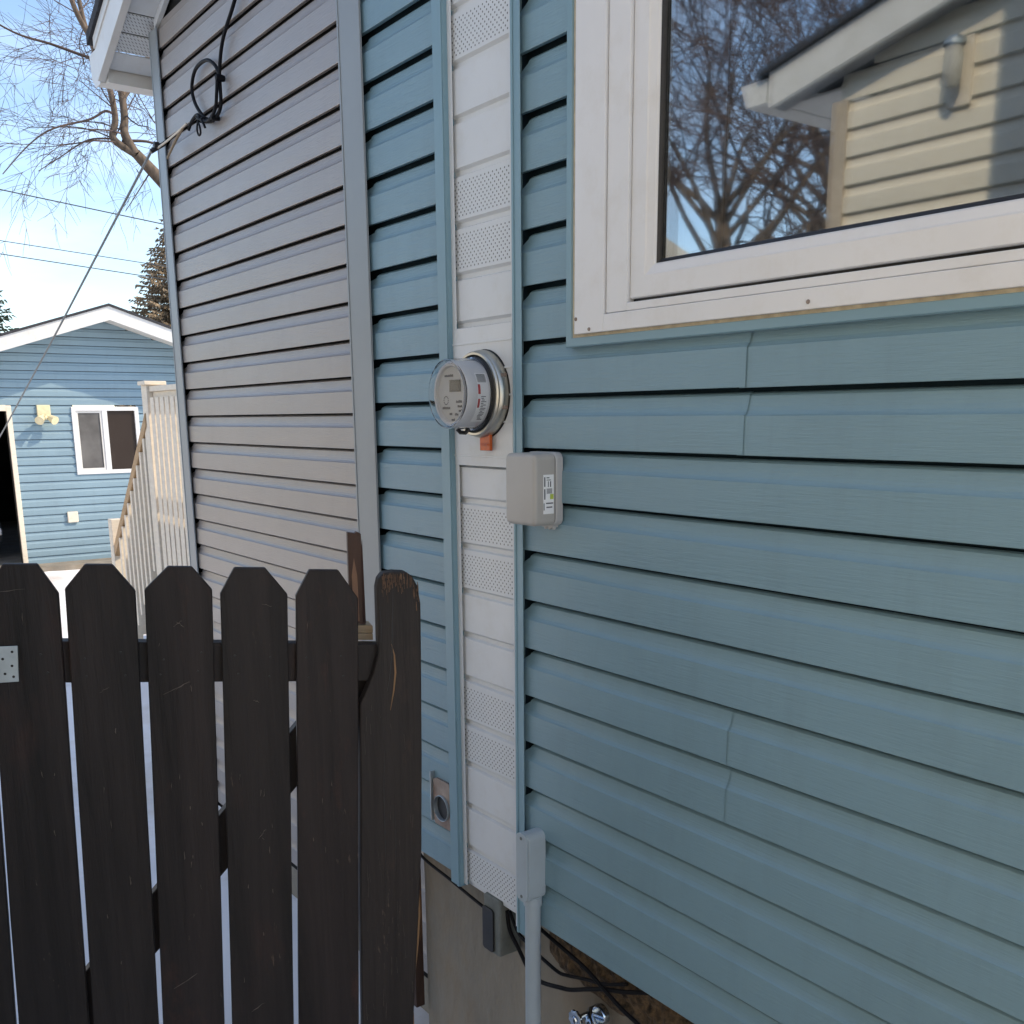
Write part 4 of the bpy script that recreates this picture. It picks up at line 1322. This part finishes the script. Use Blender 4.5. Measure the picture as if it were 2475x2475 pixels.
for yy in (DY - 0.03, DY + 1.02):
    mb = MB()
    mb.add([(-8.0, yy - 0.045, srz(-8.0) + 0.0), (-9.22, yy - 0.045, srz(-9.22)), (-9.22, yy - 0.045, srz(-9.22) - 0.10), (-8.0, yy - 0.045, srz(-8.0) - 0.10),
            (-8.0, yy + 0.045, srz(-8.0) + 0.0), (-9.22, yy + 0.045, srz(-9.22)), (-9.22, yy + 0.045, srz(-9.22) - 0.10), (-8.0, yy + 0.045, srz(-8.0) - 0.10)], BOXF)
    build('stair_handrail', mb, M['wood_tan'], deck, bevel=0.004, segs=1)
    x = -8.10
    while x > -9.12:
        zt = srz(x) - 0.102
        mb = MB(); mb.box(x - 0.022, x + 0.022, yy - 0.045, yy + 0.045, max(0.02, zt - 1.05), zt)
        build('stair_baluster', mb, M['white_paint'], deck)
        x -= 0.115
    post(-9.27, yy + 0.0, 0, 1.13, 0.10, 'stair_newel')
    mb = MB()
    mb.add([(-8.02, yy - 0.018, srz(-8.0) - 0.80), (-9.22, yy - 0.018, srz(-9.22) - 0.80), (-9.22, yy - 0.018, srz(-9.22) - 0.87), (-8.02, yy - 0.018, srz(-8.0) - 0.87),
            (-8.02, yy + 0.018, srz(-8.0) - 0.80), (-9.22, yy + 0.018, srz(-9.22) - 0.80), (-9.22, yy + 0.018, srz(-9.22) - 0.87), (-8.02, yy + 0.018, srz(-8.0) - 0.87)], BOXF)
    build('stair_bottom_rail', mb, M['white_paint'], deck)

# ------------------------------------------------------------------ garage
GX = -15.0
gar = thing('garage', 'blue vinyl sided garage with white gable trim and an open door', 'garage', (GX - 3, 2.63, 0))
gy0, gy1, gpk = -1.27, 6.53, 2.63
gsl = 0.325
gtop = 3.36
def gz(y): return gtop - gsl * abs(y - gpk)
dl, dr, dtop = -0.95, 1.31, 2.12
wy0, wy1, wz0, wz1 = 2.13, 3.04, 1.245, 2.175
for z in lap_z(0.02, gtop, 1.17 - 20 * H):
    zm = z + H * 0.5
    if zm > gtop - 0.02: continue
    half = (gtop - zm) / gsl + 0.10
    lo, hi = max(gy0, gpk - half), min(gy1, gpk + half)
    spans = [(lo, hi)]
    def cut(spans, a, b):
        out = []
        for s0, s1 in spans:
            if b <= s0 or a >= s1: out.append((s0, s1)); continue
            if a > s0: out.append((s0, a))
            if b < s1: out.append((b, s1))
        return out
    if z < dtop - 0.02: spans = cut(spans, dl, dr)
    if wz0 - 0.06 < z < wz1 - 0.05: spans = cut(spans, wy0 + 0.02, wy1 - 0.02)
    for s0, s1 in spans:
        if s1 - s0 > 0.05:
            plank(gar, s0, s1, GX, z, M['garage_siding'], axis='Y', out=1, f=1.0)
mb = MB()
for (a, b, c, e) in ((gy0 + 0.02, dl, 0, 2.0), (dr, gy1 - 0.02, 0, 1.24), (dr, wy0 + 0.03, 1.24, 2.2), (wy1 - 0.03, gy1 - 0.02, 1.24, 2.05), (gy0 + 0.2, gy1 - 0.2, 2.2, 2.26), (dl, dr, 2.13, 2.2)):
    mb.box(GX - 0.10, GX - 0.004, a, b, c, e)
mb.prism([(gy0 + 0.6, 2.26), (gy1 - 0.6, 2.26), (gpk, gtop - 0.02)], lambda p: (GX - 0.10, p[0], p[1]), lambda p: (GX - 0.004, p[0], p[1]))
mb.box(GX - 7, GX - 0.1, gy0 + 0.02, gy0 + 0.1, 0, 2.05)
mb.box(GX - 7, GX - 0.1, gy1 - 0.1, gy1 - 0.02, 0, 2.05)
mb.box(GX - 7, GX - 6.9, gy0 + 0.1, gy1 - 0.1, 0, 2.2)
build('garage_wall', mb, M['dark_void'], gar)
# rake boards with an overhang, fascia, roof
OV = 0.50
def grake(side, y_in, dz0, dz1, x0, x1, name, m, ext=0.45):
    e = gpk + side * (3.9 + ext)
    zf = lambda y: gtop - gsl * abs(y - gpk)
    mb = MB()
    vs = []
    for x in (x0, x1):
        vs += [(x, gpk, zf(gpk) + dz0), (x, e, zf(e) + dz0), (x, e, zf(e) + dz1), (x, gpk, zf(gpk) + dz1)]
    mb.add(vs, [(0, 1, 2, 3), (7, 6, 5, 4), (0, 4, 5, 1), (1, 5, 6, 2), (2, 6, 7, 3), (3, 7, 4, 0)])
    build(name, mb, m, gar)
for sd in (-1, 1):
    grake(sd, 0, -0.045, 0.135, GX + OV - 0.02, GX + OV, 'rake_fascia', M['fascia'])
    grake(sd, 0, -0.010, 0.004, GX - 0.02, GX + OV - 0.022, 'rake_soffit', M['fascia'])
    grake(sd, 0, 0.138, 0.168, GX - 7.3, GX + OV + 0.02, 'garage_roof', M['shingle'])
mb = MB()
for (a, b) in ((dr, dr + 0.062), (dl - 0.062, dl)):
    mb.box(GX, GX + 0.032, a, b, 0.04, dtop + 0.075)
mb.box(GX, GX + 0.034, dl, dr, dtop, dtop + 0.08)
build('door_trim', mb, M['white_paint'], gar, bevel=0.003, segs=1)
mb = MB(); mb.box(GX - 6.8, GX + 0.5, dl, gy1 - 0.2, -0.02, 0.04)
build('floor_slab', mb, M['concrete'], gar)
gw = bpy.data.objects.new('window', None)
COL.objects.link(gw); gw.location = Vector((GX, 2.58, 1.25)) - gar.location; gw.parent = gar
mb = MB()
def yframe(mb, y0, y1, z0, z1, t, x0, x1):
    mb.box(x0, x1, y0, y0 + t, z0, z1); mb.box(x0, x1, y1 - t, y1, z0, z1)
    mb.box(x0, x1, y0 + t, y1 - t, z0, z0 + t); mb.box(x0, x1, y0 + t, y1 - t, z1 - t, z1)
yframe(mb, wy0, wy1, wz0, wz1, 0.055, GX - 0.02, GX + 0.035)
mb.box(GX - 0.02, GX + 0.030, 2.535, 2.605, wz0 + 0.055, wz1 - 0.055)
build('frame', mb, M['white_win'], gw, bevel=0.002, segs=1)
mb = MB()
yframe(mb, wy0 + 0.056, 2.534, wz0 + 0.056, wz1 - 0.056, 0.028, GX - 0.01, GX + 0.018)
build('sash', mb, M['fascia'], gw)
for (a, b) in ((wy0 + 0.084, 2.506), (2.606, wy1 - 0.056)):
    mb = MB(); mb.box(GX - 0.004, GX + 0.004, a, b, wz0 + 0.056, wz1 - 0.056)
    build('pane', mb, M['dark_glass'] if a > 2.5 else mat('pale_reflection_glass', (0.13, 0.125, 0.12), 0.12, 0.4, 2), gw)  # left pane has a pale reflection put into its base colour
# wall lamp and outlet cover
gl_ = thing('wall_lamp', 'cream twin floodlight on the garage wall between door and window', 'lamp', (GX + 0.02, 1.77, 2.08))
mb = MB(); mb.box(GX + 0.012, GX + 0.045, 1.69, 1.86, 2.03, 2.20)
build('mounting_plate', mb, M['lamp_cream'], gl_, bevel=0.006)
for s_ in (-1, 1):
    mb = MB()
    c0 = Vector((GX + 0.05, 1.775 + s_ * 0.02, 2.06)); c1 = Vector((GX + 0.19, 1.775 + s_ * 0.10, 1.99))
    mb.tube([c0, c0.lerp(c1, 0.4), c0.lerp(c1, 0.5), c1], [0.018, 0.022, 0.045, 0.060], 16)
    build('lamp_head', mb, M['lamp_cream'], gl_, smooth=True)
mb = MB(); mb.lathe([(0, 0.0), (0.03, 0.005), (0.035, 0.05), (0.02, 0.09), (0, 0.10)], (GX + 0.04, 1.775, 2.03), 'X', 16)
build('motion_sensor', mb, M['lamp_cream'], gl_, smooth=True)
ol = MB(); ol.box(GX + 0.016, GX + 0.05, 1.94, 2.08, 0.585, 0.735)
ool = tag(build('outlet_cover', ol, M['white_paint'], None, bevel=0.008), 'small white outlet cover low on the garage wall under the window', 'outlet cover')

# car inside the dark garage
car = thing('parked_car', 'silver car parked inside the dark garage, its nose at the doorway', 'car', (GX - 2.9, 0.35, 0.04))
def car_section(xs):
    rings = []
    for (x, wd, zb, zs, zt, wt) in xs:
        c = 0.40
        rings.append([(x, c - wd, zb), (x, c - wd * 1.02, (zb + zs) / 2), (x, c - wd * 0.97, zs), (x, c - wt, zt), (x, c + wt, zt), (x, c + wd * 0.97, zs), (x, c + wd * 1.02, (zb + zs) / 2), (x, c + wd, zb)])
    mb = MB(); vs = [p for r_ in rings for p in r_]; k = 8
    fs = [(i * k + j, i * k + (j + 1) % k, (i + 1) * k + (j + 1) % k, (i + 1) * k + j) for i in range(len(rings) - 1) for j in range(k)]
    fs += [tuple(range(k)), tuple(range((len(rings) - 1) * k, len(rings) * k))[::-1]]
    return mb.add(vs, fs)
fxn = GX - 0.75
build('body', car_section([(fxn, 0.70, 0.32, 0.62, 0.70, 0.60), (fxn - 0.18, 0.84, 0.26, 0.72, 0.84, 0.72), (fxn - 1.1, 0.88, 0.24, 0.86, 0.98, 0.74), (fxn - 1.2, 0.88, 0.24, 0.88, 0.99, 0.74),
                           (fxn - 3.6, 0.88, 0.24, 0.90, 1.00, 0.74), (fxn - 4.3, 0.82, 0.28, 0.86, 0.96, 0.70)]), M['car_paint'], car, smooth=True, bevel=0.03)
build('cabin', car_section([(fxn - 1.15, 0.76, 0.95, 0.97, 0.98, 0.72), (fxn - 1.8, 0.74, 0.95, 1.36, 1.42, 0.55), (fxn - 3.0, 0.74, 0.95, 1.36, 1.42, 0.55), (fxn - 3.8, 0.76, 0.95, 0.97, 0.98, 0.70)]), M['dark_glass'], car, smooth=True)
mb = MB(); mb.box(fxn + 0.0, fxn + 0.10, -0.40, 1.20, 0.40, 0.50)
build('bumper', mb, M['label_white'], car, bevel=0.02)
for yy in (-0.22, 1.02):
    mb = MB(); mb.box(fxn - 0.03, fxn + 0.03, yy - 0.15, yy + 0.15, 0.60, 0.74)
    build('headlight', mb, M['glass'], car, bevel=0.015)
for xx in (fxn - 0.85, fxn - 3.45):
    for yy in (-0.46, 1.12):
        wb_ = MB(); wb_.lathe([(0.0, 0.0), (0.27, 0.0), (0.32, 0.03), (0.32, 0.17), (0.27, 0.20), (0.0, 0.20)], (xx, yy - (0 if yy < 0 else 0.06), 0.34), 'Y', 24)
        build('wheel', wb_, M['tyre'], car, smooth=True)

# ------------------------------------------------------------------ neighbour's house behind the camera (seen in the window)
NY = -2.65
nb = thing('neighbour_house', 'cream sided neighbouring house with a white gable eave, reflected in the window', 'house', (0, NY - 3, 0))
NX0, NX1 = -2.98, 6.0
nsl = 0.225
def nz_(x): return 3.435 + nsl * (x - NX0)
for z in lap_z(0.35, 5.2, 2.87 - 40 * 0.1165, 0.1165):
    x0 = NX0 + 0.02
    if z > nz_(NX0) - 0.05: x0 = NX0 + (z - nz_(NX0)) / nsl + 0.1
    if x0 < 2.5:
        plank(nb, x0, 3.0, NY, z, M['cream'], h=0.1165, out=1)
mb = MB()
mb.box(NX0 + 0.01, NX1, NY - 0.12, NY - 0.004, 0.35, 3.3)
mb.prism([(NX0 + 0.1, 3.3), (NX1, 3.3), (NX1, nz_(3.0)), (3.0, nz_(3.0))], lambda p: (p[0], NY - 0.12, p[1]), lambda p: (p[0], NY - 0.004, p[1]))
mb.box(NX0 + 0.01, NX0 + 0.12, NY - 7, NY - 0.12, 0.35, 3.3)
build('wall_sheathing', mb, M['cream'], nb)
mb = MB(); mb.box(NX0 + 0.03, NX1, NY - 0.2, NY - 0.03, -0.05, 0.36)
build('foundation_wall', mb, M['concrete'], nb)
mb = MB(); mb.box(NX0 - 0.022, NX0 + 0.06, NY - 0.06, NY + 0.024, 0.34, 3.34)
build('corner_post', mb, mat('brown_corner_post', (0.50, 0.42, 0.32), 0.6), nb, bevel=0.002, segs=1)
NO = 0.12
def nbar(x0, x1, y0, y1, dz0, dz1): return slope_bar(x0, x1, y0, y1, dz0, dz1, zfun=nz_)
mb = MB(); mb.add(nbar(-3.28, 3.2, NY + NO - 0.02, NY + NO, 0.0, 0.150), BOXF)
build('rake_fascia', mb, M['fascia'], nb, bevel=0.001, segs=1)
mb = MB(); mb.add(nbar(-3.28, 3.2, NY - 0.0, NY + NO - 0.022, 0.006, 0.016), BOXF)
build('rake_soffit', mb, mat('grey_soffit', (0.34, 0.34, 0.34), 0.6), nb)
mb = MB(); mb.add(nbar(-3.34, 3.2, NY - 7, NY + NO + 0.02, 0.152, 0.184), BOXF)
build('roof', mb, M['shingle'], nb)
mb = MB()
mb.prism([(-3.30, 3.40), (-3.42, 3.40), (-3.455, 3.50), (-3.30, 3.50)], lambda p: (p[0], NY + NO - 0.01, p[1]), lambda p: (p[0], NY - 7, p[1]))
mb.box(-3.28, NX0, NY - 7, NY - 0.002, 3.395, 3.405)
build('gutter', mb, M['fascia'], nb)
# projecting block added to shade the right part of the wall
mb = MB()
mb.box(-1.49, -0.75, NY + 0.02, NY + 1.16, -0.05, 4.9)
build('shade_block', mb, M['cream'], nb)
mb = MB()
mb.box(-20.0, -9.5, NY - 7.0, NY - 1.3, -0.05, 3.35)  # unseen block added to reflect warm light onto the set-back wall
mb.prism([(NY - 7.3, 3.30), (NY - 1.0, 3.30), (NY - 4.15, 4.5)], lambda p: (-20.3, p[0], p[1]), lambda p: (-9.2, p[0], p[1]))
build('bounce_block', mb, M['cream'], nb)
nl = thing('wall_lamp', 'jelly-jar glass lamp on the cream neighbouring wall, mirrored in the window', 'lamp', (-2.42, NY + 0.02, 3.22))
mb = MB(); mb.box(-2.45, -2.35, NY + 0.012, NY + 0.030, 3.19, 3.44)
build('mounting_plate', mb, M['white_paint'], nl, bevel=0.003)
mb = MB(); mb.lathe([(0.032, 0.07), (0.037, 0.0), (0.034, -0.05), (0.020, -0.078), (0.0, -0.082)], (-2.40, NY + 0.085, 3.33), 'Z', 20)
build('glass_jar', mb, mat('clouded_lamp_glass', (0.50, 0.48, 0.42), 0.3), nl, smooth=True)
mb = MB(); mb.lathe([(0.0, 0.095), (0.040, 0.088), (0.040, 0.07)], (-2.40, NY + 0.085, 3.33), 'Z', 20)
mb.box(-2.42, -2.38, NY + 0.03, NY + 0.10, 3.42, 3.435)
build('lamp_cap', mb, M['galv'], nl, smooth=True)

# ------------------------------------------------------------------ trees
def grow(mbt, mbw, p, dirv, rad, length, depth, rnd, droop=0.0, minr=0.006, spread=0.55, bend=0.18, trunk_r=0.045):
    """one limb, then its children; thick limbs go to the trunk mesh, thin ones to the twig mesh"""
    steps = 4
    pts, rads = [Vector(p)], [rad]
    dcur = Vector(dirv).normalized()
    for i in range(steps):
        dcur = (dcur + Vector((rnd.uniform(-bend, bend), rnd.uniform(-bend, bend), rnd.uniform(-bend, bend) - droop))).normalized()
        pts.append(pts[-1] + dcur * length / steps)
        rads.append(rad * (1 - 0.45 * (i + 1) / steps))
    (mbt if rad > trunk_r else mbw).tube(pts, rads, 6 if rad > trunk_r else 3, cap=False)
    if depth <= 0: return
    n = 3 if depth > 1 else 4
    for k in range(n):
        t = rnd.uniform(0.3, 1.0) if k < n - 1 else 1.0
        i = min(int(t * steps), steps - 1)
        q = pts[i].lerp(pts[i + 1], t * steps - i)
        side = Vector((rnd.uniform(-1, 1), rnd.uniform(-1, 1), rnd.uniform(-0.6, 0.8))).normalized()
        nd = (dcur + side * spread * (1.5 if k < n - 1 else 0.6)).normalized()
        grow(mbt, mbw, q, nd, max(minr, rads[i + 1] * rnd.uniform(0.5, 0.75)), length * rnd.uniform(0.55, 0.8), depth - 1, rnd, droop, minr, spread, bend, trunk_r)

def path_limb(mbt, mbw, pts, r0, r1, rnd, sub=8, depth=3, ln=1.6, droop=0.02, minr=0.0042):
    P = [Vector(p) for p in pts]
    out = []
    for i in range(len(P) - 1):
        p0, p1, p2, p3 = P[max(i - 1, 0)], P[i], P[i + 1], P[min(i + 2, len(P) - 1)]
        for k in range(5):
            t = k / 5
            out.append(0.5 * ((2 * p1) + (p2 - p0) * t + (2 * p0 - 5 * p1 + 4 * p2 - p3) * t * t + (-p0 + 3 * p1 - 3 * p2 + p3) * t ** 3))
    out.append(P[-1])
    n = len(out)
    rads = [r0 + (r1 - r0) * i / (n - 1) for i in range(n)]
    (mbt if r0 > 0.04 else mbw).tube(out, rads, 8 if r0 > 0.04 else 4, cap=False)
    for k in range(sub):
        i = rnd.randint(1, n - 2)
        t = (out[i + 1] - out[i]).normalized()
        side = Vector((rnd.uniform(-1, 1), rnd.uniform(-1, 1), rnd.uniform(-0.7, 0.6))).normalized()
        grow(mbt, mbw, out[i], (t * 0.6 + side).normalized(), max(minr, rads[i] * 0.26), ln * rnd.uniform(0.6, 1.2), depth, rnd, droop, minr)

rnd = random.Random(21)
tr = thing('bare_tree', 'tall bare leafless tree beyond the garage, forked limbs left of the house corner', 'tree', (-20.0, 7.4, 0))
mt, mw = MB(), MB()
path_limb(mt, mw, [(-20.0, 7.6, -0.05), (-20.0, 7.5, 1.8), (-20.1, 7.2, 3.6), (-20, 6.5, 5.2), (-20.0, 5.36, 6.33), (-19.9, 4.86, 6.76)], 0.22, 0.095, rnd, 3, 2, 1.5)
path_limb(mt, mw, [(-19.9, 4.86, 6.74), (-20.0, 4.51, 6.98), (-20.0, 4.57, 7.31), (-20.0, 4.53, 7.75), (-20.1, 4.46, 8.06), (-20.1, 4.2, 8.9), (-20.2, 4.1, 10.0)], 0.068, 0.034, rnd, 10, 3, 1.4)
path_limb(mt, mw, [(-19.9, 4.86, 6.74), (-20.0, 4.72, 7.08), (-20.1, 4.77, 7.41), (-20.1, 4.75, 7.79), (-20.0, 4.66, 8.05), (-20.0, 4.23, 8.65), (-19.9, 3.96, 9.15), (-19.8, 3.7, 10.2)], 0.085, 0.038, rnd, 10, 3, 1.5)
path_limb(mt, mw, [(-20.0, 4.57, 7.38), (-19.9, 4.38, 7.40), (-19.8, 4.06, 7.19), (-19.6, 3.39, 6.90), (-19.5, 2.95, 6.56), (-19.3, 2.45, 6.0)], 0.026, 0.008, rnd, 8, 2, 0.9, 0.05)
path_limb(mt, mw, [(-20.0, 4.5, 8.25), (-19.9, 4.14, 8.24), (-19.8, 3.54, 8.30), (-19.7, 2.93, 8.34), (-19.6, 2.2, 8.6)], 0.034, 0.012, rnd, 7, 2, 1.1, 0.05)
path_limb(mt, mw, [(-20.0, 4.51, 6.98), (-19.9, 4.03, 6.87), (-19.8, 3.51, 6.50), (-19.7, 3.1, 6.2)], 0.018, 0.006, rnd, 9, 2, 0.8, 0.05)
path_limb(mt, mw, [(-20.0, 4.66, 6.96), (-20, 5.1, 7.02), (-20, 5.6, 6.97), (-20, 6.4, 7.2)], 0.03, 0.01, rnd, 8, 2, 0.9)
path_limb(mt, mw, [(-20.0, 5.12, 6.49), (-19.9, 4.85, 6.12), (-19.8, 4.55, 5.72)], 0.016, 0.006, rnd, 6, 1, 0.6, 0.06)
path_limb(mt, mw, [(-20, 6.5, 5.2), (-20.3, 6.6, 7.0), (-20.3, 6.2, 9.0), (-20.2, 5.6, 10.8)], 0.14, 0.04, rnd, 9, 3, 1.8)
path_limb(mt, mw, [(-20.1, 4.74, 7.7), (-20.2, 5.3, 8.5), (-20.2, 5.6, 9.6)], 0.06, 0.02, rnd, 7, 3, 1.3)
build('trunk', mt, M['bark'], tr, smooth='all', recalc=False)
o = build('twigs', mw, M['twig'], tr, recalc=False)

def tree_gen(loc, h, r0, label, seed, name='bare_tree', ln=None, depth=5, droop=0.0, group=None, lean_=(0, 0, 1), minr=0.008):
    rn = random.Random(seed)
    t = thing(name, label, 'tree', loc, group)
    a, b = MB(), MB()
    L0 = Vector(loc)
    P = [L0 + Vector((lean_[0] * h * k / 4 + rn.uniform(-.1, .1), lean_[1] * h * k / 4 + rn.uniform(-.1, .1), h * k / 4 * 0.55 - (0.05 if k == 0 else 0))) for k in range(5)]
    a.tube(P, [r0 * (1 - 0.12 * k) for k in range(5)], 10, cap=False)
    for k in range(19):
        q = P[2].lerp(P[4], rn.random())
        an = rn.uniform(0, 6.28)
        grow(a, b, q, Vector((math.cos(an) * 0.8, math.sin(an) * 0.8, 0.9)), r0 * 0.27, (ln or h * 0.25), depth - 1, rn, droop, minr)
    build('trunk', a, M['bark'], t, smooth='all', recalc=False)
    build('twigs', b, M['twig'], t, recalc=False)
    return t
tree_gen((-10.2, -11.0, 0), 9.5, 0.20, 'large bare tree mirrored in the window glass, left of the cream gable', 4, depth=6, lean_=(-0.12, 0.0, 1))
tree_gen((-14.5, -19.0, 0), 12, 0.30, 'farther thin bare tree mirrored in the window behind the large one', 8, depth=5)

def spruce(loc, h, rad, label, m, seed, dens=1.0):
    rn = random.Random(seed)
    t = thing('spruce_tree', label, 'tree', loc)
    a = MB(); L0 = Vector(loc)
    a.tube([L0 - Vector((0, 0, 0.05)), L0 + Vector((0, 0, h * 0.96))], [0.22, 0.02], 8, cap=False)
    build('trunk', a, M['bark'], t, recalc=False)
    b = MB()
    nlay = int(h * 10 * dens)
    for i in range(nlay):
        f = i / nlay
        z = h * (0.04 + 0.95 * f)
        rr_ = rad * (1 - f) ** 0.82 + 0.07
        nb_ = max(8, int(30 * (1 - f) + 8))
        for k in range(nb_):
            an = 2 * math.pi * (k + rn.random()) / nb_
            ln = rr_ * rn.uniform(0.65, 1.12)
            dv = Vector((math.cos(an), math.sin(an), 0))
            sd = Vector((-math.sin(an), math.cos(an), 0))
            p0 = L0 + Vector((0, 0, z + rn.uniform(-0.1, 0.1)))
            ns = max(4, int(ln / 0.085))
            for s_ in range(ns):
                t_ = (s_ + 0.6) / ns
                q = p0 + dv * ln * t_ + Vector((0, 0, -0.28 * ln * t_ + 0.22 * ln * t_ * t_))
                wd = 0.10 * (1 - t_ * 0.5)
                for e in (-1, 1):
                    tip = q + sd * e * wd * rn.uniform(0.5, 1.2) + dv * rn.uniform(0.02, 0.16) + Vector((0, 0, rn.uniform(-0.14, 0.05)))
                    b.add([q + Vector((0, 0, 0.028)), q - dv * 0.045, tip, q + dv * 0.05 - Vector((0, 0, 0.03))], [(0, 1, 2), (0, 2, 3), (1, 3, 2)])
    build('crown', b, m, t, recalc=False)
spruce((-34.0, 10.35, 0), 8.9, 3.3, 'tan cone-covered spruce between the garage roof and the house corner', M['needles_tan'], 5)
spruce((-34.0, 3.35, 0), 8.9, 3.3, 'dark green spruce behind the left end of the garage roof', M['needles'], 6)

# ------------------------------------------------------------------ overhead wires and their poles
def wire(p0, p1, sag, rad, label):
    p0, p1 = Vector(p0), Vector(p1)
    pts = []
    for i in range(25):
        t = i / 24
        p = p0.lerp(p1, t)
        p.z -= sag * 4 * t * (1 - t)
        pts.append(p)
    mb = MB(); mb.tube(pts, rad, 5)
    tag(build('power_line', mb, mat('weathered_wire', (0.05, 0.055, 0.06), 0.6), None), label, 'power line', 'overhead power lines')
def ext(a, b, y0, y1, X=-30):
    s_ = (b[1] - a[1]) / (b[0] - a[0])
    return (X, y0, a[1] + s_ * (y0 - a[0])), (X, y1, a[1] + s_ * (y1 - a[0]))
for (a, b, lab, rd) in (((4.427, 7.837), (8.478, 7.419), 'topmost dark overhead line crossing the sky', 0.016), ((4.291, 6.579), (7.576, 6.341), 'thin middle overhead line above the garage roof', 0.011),
                    ((4.255, 6.249), (7.401, 6.004), 'lowest of the overhead lines above the garage roof', 0.013)):
    p, q = ext(a, b, -9.0, 22.0)
    wire(p, q, 0.0, rd, lab)
for (yy, lab) in ((-9.0, 'wooden utility pole left of the garage'), (22.0, 'wooden utility pole far behind the house')):
    t = thing('utility_pole', lab, 'utility pole', (-30.0, yy, 0))
    mb = MB(); mb.tube([(-30.15, yy, -0.05), (-30.15, yy, 9.6)], [0.16, 0.11], 10)
    build('pole', mb, M['bark'], t, recalc=False)
    mb = MB(); mb.box(-30.1, -29.98, yy - 0.9, yy + 0.9, 8.6, 8.72)
    build('crossarm', mb, M['bark'], t)
